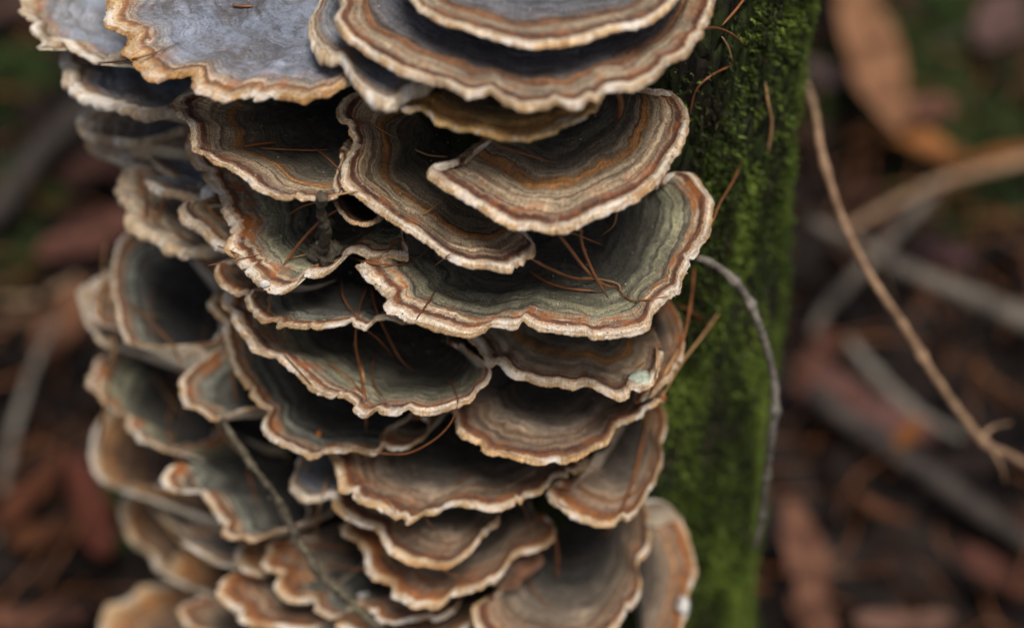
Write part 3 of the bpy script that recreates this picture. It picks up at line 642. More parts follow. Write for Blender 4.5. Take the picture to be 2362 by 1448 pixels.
# ------------------------------------------------------------------ surface finder for things that lie on the fungi
tv = np.array([v.co for v in trunk.children[0].data.vertices]) + np.array(trunk.location)
tf = np.zeros((len(trunk.children[0].data.polygons), 4), dtype=np.int32)
trunk.children[0].data.polygons.foreach_get('vertices', tf.ravel())
bvh_add(tv, tf)
BVH = BVHTree.FromPolygons(np.vstack(BVH_V).tolist(), np.vstack(BVH_F).tolist())
def surf(px, py):
    d = ray(px, py)
    n = np.linalg.norm(d)
    h = BVH.ray_cast(Vector(CAM), Vector(d / n), 2.0)
    if h[0] is None:
        return None
    return float(h[3]) / n                       # depth parameter along ray()
def tube(path, radii, sides=6, wob=0.0, seed=0):
    P = np.asarray(path); n = len(P)
    T = np.gradient(P, axis=0); T /= np.linalg.norm(T, axis=1)[:, None] + 1e-12
    a = np.array([0.3, 0.2, 1.0]); N = np.cross(T, a); N /= np.linalg.norm(N, axis=1)[:, None]
    B = np.cross(T, N)
    ang = np.linspace(0, 2 * math.pi, sides, endpoint=False)
    r = np.asarray(radii)[:, None] * np.ones((1, sides))
    if wob: r = r * (1 + wob * np.random.default_rng(seed).uniform(-1, 1, r.shape))
    V = P[:, None] + r[..., None] * (np.cos(ang)[None, :, None] * N[:, None] + np.sin(ang)[None, :, None] * B[:, None])
    V = V.reshape(-1, 3)
    i = np.arange(n - 1)[:, None] * sides; j = np.arange(sides)[None, :]; j2 = (j + 1) % sides
    F = [list(map(int, f)) for f in np.stack([i + j, i + j2, i + sides + j2, i + sides + j], axis=-1).reshape(-1, 4)]
    F.append(list(range(sides))[::-1]); F.append([int((n - 1) * sides + k) for k in range(sides)])
    return V, F
def path_on(pts, depth_off=0.0012, lift=None):
    """points of the photo -> curve resting on the fungi; lift = extra metres towards the viewer per point"""
    ts = []
    for k, p in enumerate(pts):
        t = surf(p[0], p[1])
        ts.append(t)
    known = [t for t in ts if t is not None]
    m = min(known) if known else DIST
    ts = [t if t is not None else m for t in ts]
    n = len(pts)
    tin = np.array([ts[0] + (ts[-1] - ts[0]) * k / (n - 1) for k in range(n)])
    tt = np.minimum(tin, np.array(ts)) - depth_off / 1.0
    if lift is not None: tt = tt - lift
    Q = np.array([CAM + ray(p[0], p[1]) * t for p, t in zip(pts, tt)])
    return Q
NEED = [simple_mat('needle_rust', (.13, .045, .016), (.27, .105, .035), 200, 0.5, 0.0001, spec=.4),
        simple_mat('needle_tan', (.30, .16, .07), (.46, .28, .13), 200, 0.5, 0.0001, spec=.4),
        simple_mat('needle_dark', (.09, .035, .015), (.2, .08, .03), 200, 0.5, 0.0001, spec=.4)]
def needle(label, pts, w=0.0006, mat=0, lift=None, off=0.0012):
    Q = catmull(path_on(pts, off, lift), 22)
    u = np.linspace(0, 1, 22)
    w = w * 0.78
    r = w / 2 * np.clip(0.35 + 6 * u, 0, 1) * np.clip((1 - u) * 5 + .15, 0, 1)
    V, F = tube(Q, r, 5)
    c = Q[0]
    o = mesh_obj('pine_needle', V - c, F, NEED[mat])
    o.location = c
    return tag(o, label, 'pine needle', 'fallen dry pine needles caught on the fungi')
W = 0.0007
for lab, pts, w, m in [
 ('short rusty needle piece lying on the dark grey of the folded strap bracket', [(563,338),(600,332),(640,328)], .0012, 0),
 ('long rusty needle continuing right across the folded strap bracket', [(600,342),(660,345),(715,347),(760,346)], .0007, 0),
 ('thin brown needle slanting down towards the diagonal bracket from the strap bracket', [(720,338),(752,362),(790,398)], .0005, 0),
 ('thin dark curved needle resting across the ragged margin at top left', [(165,140),(230,146),(310,136),(370,118),(415,98)], .0007, 2),
 ('short rusty needle on the blue grey velvet near the top edge', [(535,12),(560,15),(585,14)], .0007, 0),
 ('rusty needle leaning on the knobbly twig, its tip on the twisted lip', [(655,608),(700,550),(745,505),(790,478)], .0010, 0),
 ('rusty needle lying left from the tip of the folded strap bracket', [(664,497),(700,475),(760,460)], .0007, 0),
 ('short tan needle joining the strap bracket tip and the diagonal bracket', [(748,456),(790,447),(830,440)], .0006, 1),
 ('thin dark needle beside the knobbly twig', [(712,570),(722,540),(730,505)], .0005, 0),
 ('thin needle lying on the left inner slope of the diagonal bracket', [(848,278),(880,300),(912,318)], .0005, 1),
 ('thin needle lying across the inner zone of the wing shaped bracket', [(1105,308),(1150,335),(1210,355),(1290,380)], .0006, 2),
 ('curved needle in the dark valley left of the wing shaped bracket', [(957,345),(990,358),(1035,362)], .0006, 1),
 ('straight rusty needle leaning down into the hollow of the largest bracket', [(1340,512),(1342,560),(1360,610),(1385,660),(1405,690)], .0009, 0),
 ('long rusty needle crossing the hollow of the largest bracket from upper left', [(1280,530),(1315,575),(1350,620),(1390,655),(1430,665)], .0009, 0),
 ('rusty needle on the bare floor of the largest bracket hollow, pointing left', [(1225,597),(1270,620),(1320,640),(1375,647)], .0009, 0),
 ('pale tipped needle low in the hollow of the largest bracket', [(1222,625),(1260,650),(1310,665),(1380,672)], .0010, 0),
 ('thin hooked needle at the right end of the bundle in the largest bracket', [(1340,640),(1390,645),(1425,655),(1432,672)], .0006, 1),
 ('thin tan needle standing out from under the wing bracket margin', [(1425,480),(1415,520),(1385,545)], .0006, 1),
 ('fine needle across the lower right corner of the largest bracket', [(1420,660),(1455,692),(1500,690),(1545,682)], .0005, 0),
 ('short rusty needle slanting across the bundle in the largest bracket', [(1300,530),(1340,545),(1395,568)], .0006, 0),
 ('fine needle lying in the shade under the diagonal bracket', [(1000,615),(1030,592),(1060,572)], .0005, 0),
 ('thin curved needle bridging the twisted lip and the largest bracket', [(800,590),(850,606),(930,610),(970,590),(990,570)], .0006, 0),
 ('rusty Y shaped needle stem hanging in front of the thin dark blue bracket', [(825,730),(820,790),(832,860),(843,925),(846,1000)], .0009, 0),
 ('thin forked needle tip leaning left above the hanging needle', [(788,640),(790,680),(808,712),(826,735)], .0005, 0),
 ('thin forked needle tip leaning right above the hanging needle', [(848,660),(832,700),(826,735)], .0005, 0),
 ('second hanging needle touching the first with its split grey end', [(815,790),(828,830),(840,880),(844,1000)], .0007, 1),
 ('curved brown needle hanging into the round green bracket', [(855,662),(870,720),(895,775),(925,830),(963,862)], .0008, 0),
 ('short brown needle in the dark of the round green bracket', [(830,750),(870,780),(912,828)], .0006, 0),
 ('thin dark needle behind the hanging needles on the round green bracket', [(865,815),(858,860),(868,895),(890,925)], .0006, 2),
 ('fine curly needle on the right margin of the round green bracket', [(1028,870),(1048,895),(1056,930),(1052,940)], .0005, 0),
 ('long bowed needle spanning the gap below the round green bracket', [(1054,935),(1040,975),(1000,1015),(940,1045),(880,1045),(838,1038)], .0006, 0),
 ('short rusty needle on the thin dark blue bracket near its left end', [(621,665),(622,690),(620,725)], .0007, 0),
 ('rusty hooked needle on the cup shaped bracket', [(536,850),(535,875),(542,905),(543,925)], .0007, 0),
 ('long tan needle hanging down over the left brackets', [(272,650),(268,720),(262,800),(250,880),(240,950),(225,1030)], .0016, 1),
 ('long fine strand hanging left of the deep dark hollow bracket', [(243,560),(236,640),(228,730),(238,830)], .0009, 1),
 ('long fine strand trailing from the shaggy left bracket down over the plain tan bracket', [(330,960),(322,1040),(335,1120),(318,1200)], .0009, 0),
 ('fine strand crossing the deep dark hollow bracket diagonally', [(285,690),(340,735),(400,800),(425,870)], .0008, 2),
 ('fine looping strand over the shaggy left bracket', [(388,860),(400,920),(388,985),(412,1060)], .0008, 0),
 ('thin grey needle hanging over the rolled cream bracket', [(338,440),(336,500),(340,560),(330,630)], .0008, 2),
 ('short orange needle inside the rolled cream bracket', [(385,430),(375,470),(366,505)], .0009, 0),
 ('tan needle bowing down from the cup shaped bracket towards the lichened twig', [(497,968),(520,1010),(560,1050),(610,1105)], .0009, 1),
 ('upper of two tan needles crossing the angular lower left bracket', [(385,985),(400,1040),(430,1090),(468,1140)], .0010, 0),
 ('lower of two tan needles crossing the angular lower left bracket', [(395,1000),(425,1060),(455,1105),(470,1150)], .0008, 1),
 ('thick rusty needle bundle slanting between the blurred lower left brackets', [(350,1165),(400,1225),(450,1275),(520,1315)], .0016, 0),
 ('paler needle under the thick bundle at lower left', [(365,1185),(410,1240),(450,1290),(480,1325)], .0012, 1),
 ('short thick rusty needle pointing down left at the bottom left', [(440,1355),(480,1335),(530,1318)], .0014, 0),
 ('rusty needle pointing right from the bundle at lower left', [(530,1312),(570,1325),(605,1330)], .0010, 0),
 ('thin dark needle upright between the stepped bracket and the twig', [(570,1080),(582,1120),(592,1165)], .0006, 0),
 ('tan needle standing up right of the lichened twig', [(728,1260),(730,1210),(742,1150),(765,1075)], .0009, 1),
 ('rusty needle lying flat right of the lichened twig', [(668,1253),(740,1257),(825,1270)], .0008, 0),
 ('second flat rusty needle lower right of the lichened twig', [(752,1300),(800,1308),(845,1315)], .0008, 0),
 ('grey needle pointing up right from the twig to the lobed bracket', [(738,1252),(760,1232),(785,1215)], .0007, 2),
 ('rusty needle beside the lower end of the lichened twig', [(755,1325),(780,1350),(798,1372)], .0008, 0),
 ('long rusty needle hanging down across the upright right edge bracket', [(1498,955),(1480,1030),(1460,1110),(1430,1180),(1388,1245)], .0012, 0),
 ('crossing needle in the tuft at the right edge, leaning right', [(1665,712),(1620,775),(1570,840),(1525,920)], .0009, 1),
 ('stout needle in the tuft at the right edge, pointing down right', [(1560,700),(1600,722),(1650,763)], .0009, 0),
 ('upright needle in the tuft at the right edge', [(1602,610),(1596,680),(1582,760),(1560,830)], .0009, 0),
 ('rusty needle in the tuft running down left over the lichen topped bracket', [(1580,735),(1530,790),(1480,840),(1450,850)], .0008, 0),
 ('tan needle at the right edge passing the lichen scrap', [(1505,755),(1515,810),(1512,870),(1490,930)], .0009, 1),
 ('thin needle in the tuft lowest on the right rim', [(1575,790),(1540,850),(1505,920),(1480,990)], .0009, 1),
 ('small curled needle tip beside the lower right corner of the largest bracket', [(1550,688),(1530,710),(1517,735),(1520,745)], .0006, 0),
 ('orange arched needle on the moss beside the widest banded bracket', [(1617,68),(1650,65),(1685,78),(1718,105)], .0009, 0),
 ('rusty needle stuck in the moss at the top', [(1722,-10),(1700,20),(1665,60)], .0009, 0),
 ('faint brown needle looping down the moss right of the wing bracket', [(1690,150),(1640,175),(1605,210),(1590,270)], .0008, 2),
 ('tan needle lying upright on the moss', [(1765,190),(1772,240),(1780,290),(1770,360)], .0011, 1),
 ('thin crooked stalk in the moss right of the largest bracket', [(1710,375),(1690,420),(1660,470),(1640,525)], .0010, 2),
 ('fine needle looped over the moss below the orange arched needle', [(1665,85),(1680,110),(1690,145)], .0006, 1),
 ('rusty needle dangling in the dark of the bottom right hollow', [(1280,1230),(1286,1280),(1284,1335)], .0010, 0),
 ('reddish scale like needle standing on the wing shaped bracket at its back', [(1425,205),(1432,240),(1425,278)], .0016, 0),
]:
    needle(lab, pts, w, m)

seen = set()
for lab, box, cnt, dirs in [
 ('among the blurred lower left caps', (300, 980, 620, 1380), 14, 60),
 ('on the shaded caps left of centre', (290, 560, 620, 960), 11, 75),
 ('on the middle caps', (640, 480, 1100, 1040), 12, 60),
 ('on the lower centre caps', (820, 1060, 1380, 1420), 10, 50)]:
    for k in range(cnt):
        x, y = random.uniform(box[0], box[2]), random.uniform(box[1], box[3])
        a_ = R_(random.gauss(90, dirs)); l_ = random.uniform(40, 130); b_ = random.uniform(-14, 14)
        m_ = random.randrange(3)
        ad = abs((math.degrees(a_) % 180) - 90)
        lean = 'upright' if ad < 18 else 'lying flat' if ad > 66 else 'falling to the right' if math.degrees(a_) % 180 < 90 else 'falling to the left'
        ll = ('long' if l_ > 95 else 'short' if l_ < 65 else 'mid length') + ' fine ' + ('rusty', 'tan', 'dark brown')[m_] + ' needle ' + lean + ' ' + lab
        if ll in seen: continue
        seen.add(ll)
        needle(ll, [(x, y), (x + math.cos(a_) * l_ / 2 + b_, y + math.sin(a_) * l_ / 2), (x + math.cos(a_) * l_, y + math.sin(a_) * l_)], random.uniform(.00035, .0006), m_)

# ---- knobbly bud twig standing on the twisted lip
TWIG = simple_mat('twig_bark', (.03, .024, .018), (.12, .10, .07), 500, 0.85, 0.0005)
LICH = simple_mat('lichen', (.08, .09, .03), (.26, .28, .17), 400, 0.9, 0.0005)
def lump(c, r, seed, sq=(1, 1, 1), nu=14, nv=10):
    V, F = [], []
    rr = np.random.default_rng(seed)
    tab = rr.uniform(-.28, .28, (nv + 1, nu))
    for i in range(nv + 1):
        th = math.pi * i / nv
        for j in range(nu):
            ph = 2 * math.pi * j / nu
            k = r * (1 + (tab[i, j] if 0 < i < nv else 0))
            V.append((c[0] + k * math.sin(th) * math.cos(ph) * sq[0], c[1] + k * math.sin(th) * math.sin(ph) * sq[1], c[2] + k * math.cos(th) * sq[2]))
    for i in range(nv):
        for j in range(nu):
            F.append([i * nu + j, (i + 1) * nu + j, (i + 1) * nu + (j + 1) % nu, i * nu + (j + 1) % nu])
    return V, F
Q = catmull(path_on([(742, 452), (740, 490), (752, 530), (748, 560), (742, 590)], .004), 40)
c = Q[0].copy()
bt = tag(empty('bud_twig', c), 'short knobbly dead twig with round buds, standing on the twisted lip', 'twig')
V, F = tube(Q - c, 0.0011 + 0.0003 * noise1(np.arange(40) / 2.0, 4), 9, .22, 4)
mesh_obj('stem', V, F, TWIG, bt)
for k, (px, py, r) in enumerate([(748, 540, .0022), (728, 585, .0023), (752, 588, .0026), (770, 575, .0021), (762, 515, .0015)]):
    p = path_on([(px, py), (px + 1, py)], .0045)[0] - c
    V, F = lump((p[0], p[1], p[2]), r, 50 + k)
    mesh_obj('bud', V, F, TWIG, bt)
for k, (px, py, r) in enumerate([(738, 568, .0013), (752, 562, .0010), (744, 548, .0008)]):
    p = path_on([(px, py), (px + 1, py)], .007)[0] - c
    V, F = lump((p[0], p[1], p[2]), r, 70 + k)
    mesh_obj('lichen_tuft', V, F, LICH, bt)
# ---- long lichened twig at lower left
Q = catmull(path_on([(512, 965), (545, 1020), (590, 1085), (632, 1135), (660, 1190), (690, 1245), (730, 1310), (790, 1370), (850, 1425), (905, 1470)], .003, lift=.004), 90)
c = Q[0].copy()
lt = tag(empty('lichened_twig', c), 'long thin twig with grey green lichen running diagonally down over the lower left brackets', 'twig')
V, F = tube(Q - c, (0.0011 + 0.0004 * noise1(np.arange(90) / 2.5, 9)) * np.linspace(.7, 1.15, 90), 8, .35, 5)
mesh_obj('stem', V, F, simple_mat('lichened_bark', (.022, .016, .012), (.14, .12, .085), 300, 0.9, 0.0006), lt)
for k in range(34):
    i = int(8 + 74 * abs(math.sin(k * 1.7)) ** .8)
    p = Q[i] - c + rng.normal(0, .0006, 3) + np.array([0, -.0005, .0007])
    V, F = lump(tuple(p), rng.uniform(.0002, .0006), 100 + k, nu=7, nv=5, sq=(1, 1, .7))
    mesh_obj('lichen_tuft', V, F, LICH, lt)
# ---- pale lichen scrap, resin bits, leaf scrap
def flake(name, label, cat, px, py, r, mat, seed, sq=(1, .8, .25), off=.001):
    p = path_on([(px, py), (px + 1, py)], off)[0]
    V, F = lump((0, 0, 0), r, seed, sq)
    o = mesh_obj(name, V, F, mat); o.location = p
    return tag(o, label, cat)
PALE = simple_mat('pale_lichen', (.22, .27, .20), (.55, .6, .5), 500, 0.9, 0.0006)
flake('lichen_scrap', 'pale green lichen scrap sitting on the right rim below the largest bracket', 'lichen', 1478, 872, .0026, PALE, 5, (1, .9, .5))
RES = simple_mat('resin', (.42, .12, .02), (.6, .22, .04), 400, 0.3, 0.0002, spec=.5)
flake('resin_bit', 'orange bud scale on the lower margin of the long narrow dark bracket', 'bud scale', 735, 1000, .0011, RES, 6, (.6, 1.2, .35))
WHT = simple_mat('white_crumb', (.38, .36, .34), (.72, .71, .70), 600, 0.9, 0.0003)
flake('white_flake', 'white flake standing upright between the curled tan bracket and the dark hollow bracket', 'fungus flake', 484, 452, .0030, WHT, 7, (.7, .4, 1.1))
flake('white_flake', 'white crumb under the twisted lip above the thin dark blue bracket', 'fungus flake', 610, 655, .0013, WHT, 8, (1, .5, .8))
flake('white_flake', 'white crumbs beside the lower end of the lichened twig', 'fungus flake', 842, 1372, .0016, WHT, 9, (1.2, .6, .4))
flake('white_flake', 'white patch on the outermost bottom right bracket', 'fungus flake', 1576, 1398, .0030, WHT, 10, (.6, 1, .9))
# tiny crumbs and dust
crV, crF, nv = [], [], 0
for k in range(520):
    px, py = random.uniform(260, 1600), random.uniform(0, 1448)
    t = surf(px, py)
    if t is None or t > .56: continue
    p = CAM + ray(px, py) * (t - .0002)
    V, F = lump(tuple(p), random.choice([.00012, .00018, .00026]), 300 + k, nu=5, nv=3)
    crV += V; crF += [[i + nv for i in f] for f in F]; nv += len(V)
o = mesh_obj('crumbs', crV, crF, simple_mat('crumb', (.05, .035, .025), (.6, .55, .48), 60, .9, .0001), None)
tag(o, 'tiny pale and dark crumbs scattered over the caps', 'crumbs', kind='stuff')

# ------------------------------------------------------------------ forest floor
S = 12.0
n = 140
g = np.linspace(-1, 1, n); g = np.sign(g) * np.abs(g) ** 3 * S
X, Y = np.meshgrid(g, g + 0.6)
Zg = GROUND - 0.004 + 0.008 * noise2(X * 9 + 200, Y * 9 + 200, 31) + 0.004 * noise2(X * 30 + 400, Y * 30 + 400, 32)
i = np.arange(n - 1)[:, None] * n; j = np.arange(n - 1)[None, :]
gf = np.stack([i + j, i + j + 1, i + n + j + 1, i + n + j], axis=-1).reshape(-1, 4)
soil = simple_mat('soil', (.006, .004, .0035), (.022, .014, .011), 45, .9, .004)  # soil colour kept very dark, with the forest shade painted into it
tag(mesh_obj('ground', np.stack([X, Y, Zg], axis=-1).reshape(-1, 3), gf, soil), 'dark brown forest soil under the leaf litter', 'ground', kind='structure')

def leaf_mesh(L, Wd, curl, fold, seed, nx=12, ny=6, pointed=1.0):
    u = np.linspace(0, 1, nx); v = np.linspace(-1, 1, ny + 1)
    U, Vv = np.meshgrid(u, v, indexing='ij')
    prof = np.maximum(np.sin(math.pi * U ** pointed), 0.0) ** 0.5 * (Wd / 2) + 0.0004
    x = (U - .5) * L
    if abs(curl) > 0.01:
        k = curl / L
        xx = np.sin(x * k) / k; zz = (1 - np.cos(x * k)) / k
    else:
        xx, zz = x, 0 * x
    rr = noise2(U * 4 + seed, Vv * 2 + seed * 1.7, seed % 60 + 2)
    y = Vv * prof * (1 + .08 * rr)
    zz = zz + np.abs(Vv) * prof * fold + rr * Wd * .07
    y = y * (1 + .16 * noise2(U * 9 + seed, np.sign(Vv) * 3 + seed, seed % 50 + 5)) + .10 * Wd * noise2(U * 3 + seed, 0 * U, seed % 40 + 9)
    V = np.stack([xx, y, zz], axis=-1).reshape(-1, 3)
    ii = np.arange(nx - 1)[:, None] * (ny + 1); jj = np.arange(ny)[None, :]
    F = np.stack([ii + jj, ii + jj + 1, ii + ny + 2 + jj, ii + ny + 1 + jj], axis=-1).reshape(-1, 4)
    return V, F
def rot(V, rx, ry, rz):
    cx, sx, cy, sy, cz, sz = math.cos(rx), math.sin(rx), math.cos(ry), math.sin(ry), math.cos(rz), math.sin(rz)
    Rx = np.array([[1, 0, 0], [0, cx, -sx], [0, sx, cx]]); Ry = np.array([[cy, 0, sy], [0, 1, 0], [-sy, 0, cy]]); Rz = np.array([[cz, -sz, 0], [sz, cz, 0], [0, 0, 1]])
    return V @ (Rz @ Ry @ Rx).T
LITTER = NT('leaf_litter')
at = LITTER.n('ShaderNodeAttribute', attribute_name='tint')
sp = LITTER.n('ShaderNodeSeparateXYZ'); LITTER.l(at.outputs['Vector'], sp.inputs[0])
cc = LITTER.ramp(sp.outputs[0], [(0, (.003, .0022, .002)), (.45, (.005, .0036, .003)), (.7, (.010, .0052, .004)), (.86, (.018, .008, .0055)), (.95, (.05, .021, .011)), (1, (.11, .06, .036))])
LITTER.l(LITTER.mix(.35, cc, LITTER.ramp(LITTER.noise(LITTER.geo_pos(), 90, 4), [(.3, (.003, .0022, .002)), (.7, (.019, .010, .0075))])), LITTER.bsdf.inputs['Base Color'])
LITTER.bsdf.inputs['Roughness'].default_value = .8
LITTER.bsdf.inputs['Specular IOR Level'].default_value = .15
VV, FF, CC = [], [], []; off = 0
for k in range(7000):
    if k < 5600: x, y = random.uniform(-.75, .75), random.uniform(-.05, 1.5)
    else: x, y = random.uniform(-2, 2), random.uniform(-1.2, 3)
    if math.hypot(x - TX, y - TY) < .10: continue
    V, F = leaf_mesh(random.uniform(.018, .055), random.uniform(.007, .022), random.uniform(-2, 2), random.uniform(-.3, .5), k, 6, 4)
    V = rot(V, random.gauss(0, .45), random.gauss(0, .4), random.uniform(0, 6.28)) + np.array([x, y, GROUND + random.uniform(.004, .024)])
    VV.append(V); FF.append(F + off); off += len(V)
    CC.append(np.tile([[random.betavariate(2, 2.4), 0, 0]], (len(V), 1)))
o = mesh_obj('leaf_litter', np.vstack(VV), np.vstack(FF), LITTER.m)
vattr(o, 'tint', np.vstack(CC))
tag(o, 'brown rotting leaf litter covering the forest floor', 'leaf litter', kind='stuff')
# needle litter
VV, FF = [], []; off = 0
for k in range(2600):
    x, y = random.uniform(-.7, .7), random.uniform(-.05, 1.4)
    if math.hypot(x - TX, y - TY) < .10: continue
    a = random.uniform(0, 6.28); l = random.uniform(.03, .08); z0 = GROUND + random.uniform(.012, .035)
    p = np.array([[x, y, z0], [x + math.cos(a) * l / 2, y + math.sin(a) * l / 2, z0 + random.uniform(0, .012)], [x + math.cos(a + .2) * l, y + math.sin(a + .2) * l, z0 + random.uniform(-.004, .01)]])
    V, F = tube(p, [.0005, .0006, .0003], 3)
    VV.append(V); FF += [[i + off for i in f] for f in F]; off += len(V)
tag(mesh_obj('needle_litter', np.vstack(VV), FF, NEED[0]), 'thin dry pine needles strewn over the leaf litter', 'needle litter', kind='stuff')
# moss on the floor
GM = simple_mat('floor_moss', (.010, .020, .005), (.040, .075, .014), 120, .8, .002)
VV, CCn = [], []
for (px, py, r, m) in [(2140, 250, .05, 900), (2080, 170, .05, 900), (2250, 340, .05, 700), (1930, 200, .03, 400), (2300, 80, .06, 700), (30, 180, .03, 500), (60, 610, .018, 260), (45, 430, .02, 260), (260, 1150, .016, 200), (2150, 60, .04, 400)]:
    c = ground_hit(px, py, .02)
    for k in range(m):
        a, q = random.uniform(0, 6.28), r * math.sqrt(random.random())
        b = np.array([c[0] + q * math.cos(a), c[1] + q * math.sin(a) * 1.4, GROUND + .004 + .022 * (1 - (q / r) ** 2)])
        d = np.array([random.gauss(0, .5), random.gauss(0, .5), 1.0]); l = random.uniform(.006, .014)
        s_ = np.array([random.gauss(0, 1), random.gauss(0, 1), 0]); s_ /= np.linalg.norm(s_) + 1e-9
        VV += [b - s_ * .0016, b + s_ * .0016, b + d * l]
tag(mesh_obj('ground_moss', np.array(VV), np.arange(len(VV)).reshape(-1, 3), GM, smooth=False), 'green moss tufts between the fallen leaves', 'moss', kind='stuff')

# individual fallen leaves
def leaf(label, px, py, lpx, wpx, ang, col, h=.03, curl=.6, fold=.25, rx=0.0, ry=0.0, seed=1, pointed=1.0):
    c = ground_hit(px, py, h)
    dep = np.linalg.norm(c - CAM); k = dep * KPX
    a = R_(ang)                                    # picture angle of the long axis, 0 = right, 90 = up
    dx, dy = math.cos(a), math.sin(a) / math.sin(PITCH + .02)
    L = lpx * k * math.hypot(dx, dy); rz = math.atan2(dy, dx)
    V, F = leaf_mesh(L, wpx * k, curl, fold, seed, 22, 8, pointed)
    M = simple_mat('dead_leaf', (col[0] * .10, col[1] * .075, col[2] * .065), (col[0] * .46, col[1] * .40, col[2] * .37), 70, .75, .0006, spec=.15)
    V = rot(V, rx, ry, rz)
    o = mesh_obj('fallen_leaf', V, F, M)
    o.location = c
    return tag(o, label, 'fallen leaf', 'single dead leaves on the forest floor')
leaf('long upright light tan leaf right of the mossy trunk at the top', 2003, 110, 520, 112, 91, (.62, .36, .20), h=.06, curl=.4, seed=3)
leaf('curled orange leaf at the foot of the long tan leaf', 2080, 320, 250, 110, -18, (.60, .28, .10), h=.04, curl=-1.3, fold=.5, seed=5)
leaf('orange brown leaf edge right of the curled orange leaf', 2290, 370, 240, 60, 6, (.42, .19, .05), h=.03, seed=7)
leaf('pinkish star shaped leaf above the curled orange leaf', 2130, 265, 140, 95, 25, (.36, .19, .14), h=.05, curl=1.2, seed=8)
leaf('mauve grey leaf at the upper right edge', 2310, 60, 190, 110, 60, (.26, .18, .17), h=.04, seed=9)
leaf('pale lilac leaf tucked against the trunk at upper right', 1910, 180, 120, 60, -30, (.30, .22, .24), h=.03, seed=10)
leaf('mauve pink leaf with an orange tip right of the lower trunk', 2010, 950, 300, 120, -28, (.27, .155, .145), h=.03, curl=.5, seed=11)
leaf('small orange leaf below the mauve pink leaf', 2095, 1005, 90, 42, 45, (.36, .15, .04), h=.04, seed=12)
leaf('reddish leaf close to the trunk above the mauve pink leaf', 1880, 850, 190, 80, 60, (.20, .10, .075), h=.03, seed=13)
leaf('upright light brown leaf near the bottom right of the trunk', 1868, 1345, 340, 95, 94, (.40, .22, .15), h=.035, curl=.3, seed=14)
leaf('pale tan leaf lying at the bottom edge right of the upright leaf', 2080, 1440, 230, 75, 3, (.42, .27, .21), h=.03, seed=15)
leaf('small mauve leaf in the dark right of the trunk', 2180, 590, 110, 60, -10, (.17, .10, .12), h=.03, seed=16)
leaf('rusty leaf strip low in the right background', 2040, 1180, 140, 30, -25, (.22, .10, .05), h=.03, seed=17)
leaf('dull red brown leaf in the right bottom corner', 2300, 1330, 200, 80, -30, (.16, .07, .05), h=.03, seed=18)
leaf('broad pinkish brown leaf in the left background beside the rolled cream bracket', 205, 550, 230, 115, 32, (.34, .17, .13), h=.035, curl=.4, seed=19)
leaf('pale tan leaf left of the outermost blurred lobe', 150, 745, 200, 90, 65, (.40, .21, .12), h=.035, seed=20)
leaf('cream patch of leaf at the left edge', 50, 740, 110, 40, 0, (.36, .25, .16), h=.03, seed=21)
leaf('reddish leaf low in the left background', 210, 1180, 260, 75, -60, (.26, .09, .06), h=.03, seed=22)
leaf('pale pinkish leaf in the bottom left corner', 80, 1440, 240, 80, 3, (.28, .15, .11), h=.03, seed=23)
leaf('dull mauve leaf at the top left corner', 30, 20, 160, 70, 40, (.19, .12, .11), h=.03, seed=24)
leaf('dark brown leaf in the left background under the blurred grey stick', 230, 380, 180, 90, 50, (.12, .06, .05), h=.03, seed=25)
leaf('rusty leaf at the lower left', 60, 1150, 200, 60, 60, (.20, .08, .04), h=.03, seed=26)
leaf('orange brown leaf under the lower left edge of the cluster', 100, 1240, 150, 80, 20, (.18, .075, .03), h=.03, seed=27)

# dead brown leaf wedged between the brackets, lower centre
c = path_on([(1190, 1310), (1191, 1310)], .002)[0]
V, F = leaf_mesh(.016, .009, .8, .5, 33, 16, 8)
o = mesh_obj('dead_leaf', rot(V, .5, -.3, .6), F, simple_mat('wedged_leaf', (.05, .025, .015), (.16, .075, .04), 250, .6, .0005))
o.location = c
tag(o, 'crumpled brown dead leaf wedged right of the deeply lobed bracket', 'dead leaf')

# ------------------------------------------------------------------ stems and sticks
STEM = simple_mat('dry_stem', (.13, .075, .045), (.38, .25, .155), 160, .6, .0004)
GREY = simple_mat('grey_stick', (.05, .045, .04), (.20, .18, .15), 120, .8, .0008)
GREY2 = simple_mat('pale_stick', (.035, .028, .024), (.15, .13, .105), 120, .8, .0008)
DARKS = simple_mat('dark_stick', (.014, .011, .010), (.05, .04, .034), 120, .8, .0008)
def stick(name, label, cat, pts, rad, mat, nodes=(), wob=.08, n=70):
    Q = catmull(np.array([CAM + ray(p[0], p[1]) * (p[2] * (1.13 if p[2] > .79 else 1.0)) for p in pts]), n)
    c = Q[0].copy()
    r = np.interp(np.linspace(0, 1, n), np.linspace(0, 1, len(rad)), rad)
    for f in nodes:
        r = r * (1 + .45 * np.exp(-((np.linspace(0, 1, n) - f) / .012) ** 2))
    V, F = tube(Q - c, r * (1 + .06 * noise1(np.arange(n) / 2.0, 3)), 9, wob, 2)
    o = mesh_obj(name, V, F, mat); o.location = c
    return tag(o, label, cat)
stick('dry_stem', 'long jointed tan stem arching from the trunk to the right edge', 'stem', [(1825,120,.66),(1862,200,.64),(1882,270,.615),(1897,360,.60),(1945,510,.605),(2010,640,.61),(2090,760,.62),(2150,860,.63),(2210,945,.64),(2270,1020,.65),(2330,1050,.66),(2400,1090,.68)], [.0008,.0010,.0011,.0012,.0012,.0011], STEM, (.16, .33, .63, .82), .14, 160)
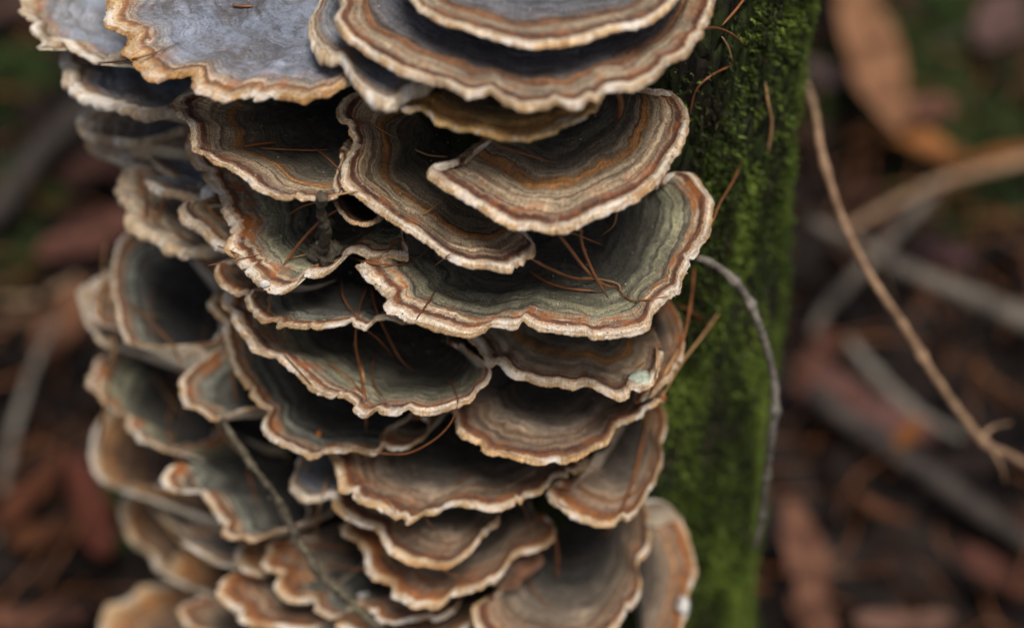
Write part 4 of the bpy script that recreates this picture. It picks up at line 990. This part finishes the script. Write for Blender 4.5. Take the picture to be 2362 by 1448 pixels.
for lb, pp in [('short upper side twig of the jointed tan stem at the far right', [(2262,1010,.648),(2290,985,.65),(2330,975,.66)]),
               ('short lower side twig of the jointed tan stem at the far right', [(2285,1030,.652),(2310,1075,.655),(2318,1110,.66)]),
               ('thin crossing twig in the gap right of the trunk', [(1955,515,.70),(1990,560,.72),(2040,640,.76),(2060,700,.78)])]:
    stick('side_twig', lb, 'twig', pp, [.0007, .0005, .0003], STEM, n=24)
stick('bent_twig', 'thin grey twig hanging bent in front of the moss', 'twig', [(1608,595,.53),(1650,612,.535),(1700,655,.54),(1730,700,.545),(1758,770,.55),(1780,850,.56),(1788,930,.565),(1778,1020,.57),(1765,1120,.585),(1755,1205,.60),(1740,1265,.61)], [.0010,.0011,.0010,.0012,.0010,.0009,.0006], GREY, (.12, .2, .5, .7, .86), .22, 120)
stick('stick', 'blurred orange brown stick slanting up to the right edge', 'stick', [(1960,525,.86),(2080,460,.9),(2200,410,.93),(2420,355,.98)], [.0018,.0021,.0028,.003], STEM)
stick('stick', 'thick grey stick behind the jointed stem', 'stick', [(1870,510,.88),(1980,565,.88),(2110,630,.88),(2250,690,.88),(2420,760,.88)], [.0025,.0034,.004,.0055,.006], GREY2, wob=.15)
stick('stick', 'grey stick crossing down left from the orange brown stick', 'stick', [(2170,420,.93),(2110,490,.92),(2000,610,.92),(1900,720,.92),(1870,790,.92)], [.004,.0034,.003,.003,.002], GREY2, wob=.15)
stick('stick', 'thin knotted twig lying right of the trunk above the mauve leaf', 'stick', [(1955,780,.9),(2010,850,.9),(2070,915,.9),(2140,970,.89),(2220,1010,.88)], [.0022,.0026,.003,.0026,.002], GREY, (.3, .55, .8), .2)
stick('stick', 'dark grey stick running to the lower right edge', 'stick', [(1870,900,.86),(1960,970,.86),(2100,1065,.85),(2250,1170,.84),(2420,1290,.84)], [.005,.0055,.0055,.005,.0045], DARKS, wob=.15)
stick('stick', 'blurred blue grey stalk in the upper right corner', 'stick', [(2290,20,1.1),(2240,110,1.1),(2180,200,1.08),(2130,260,1.06)], [.003,.003,.003], GREY)
stick('stick', 'blurred pale twig at the upper right background', 'stick', [(2060,170,1.1),(2130,120,1.1),(2220,80,1.1)], [.002,.0025,.002], GREY)
stick('stick', 'blurred dark branch crossing the left background', 'stick', [(-30,520,.98),(40,420,.99),(110,330,1.0),(190,260,1.0),(300,200,1.0)], [.007,.0075,.007,.006], DARKS, wob=.15)
stick('stick', 'blurred pale stalk falling through the left background', 'stick', [(130,730,.88),(85,830,.88),(40,960,.87),(10,1100,.86),(-10,1250,.85)], [.0015,.0022,.002], GREY)
stick('stick', 'faint tan twig in the left background', 'stick', [(-20,690,.95),(80,690,.95),(180,640,.95)], [.0015,.002,.0015], STEM)
stick('stick', 'dark twig in the lower right background', 'stick', [(1880,1230,.84),(1930,1310,.83),(1985,1400,.82),(2010,1470,.81)], [.002,.0025,.0025], DARKS)
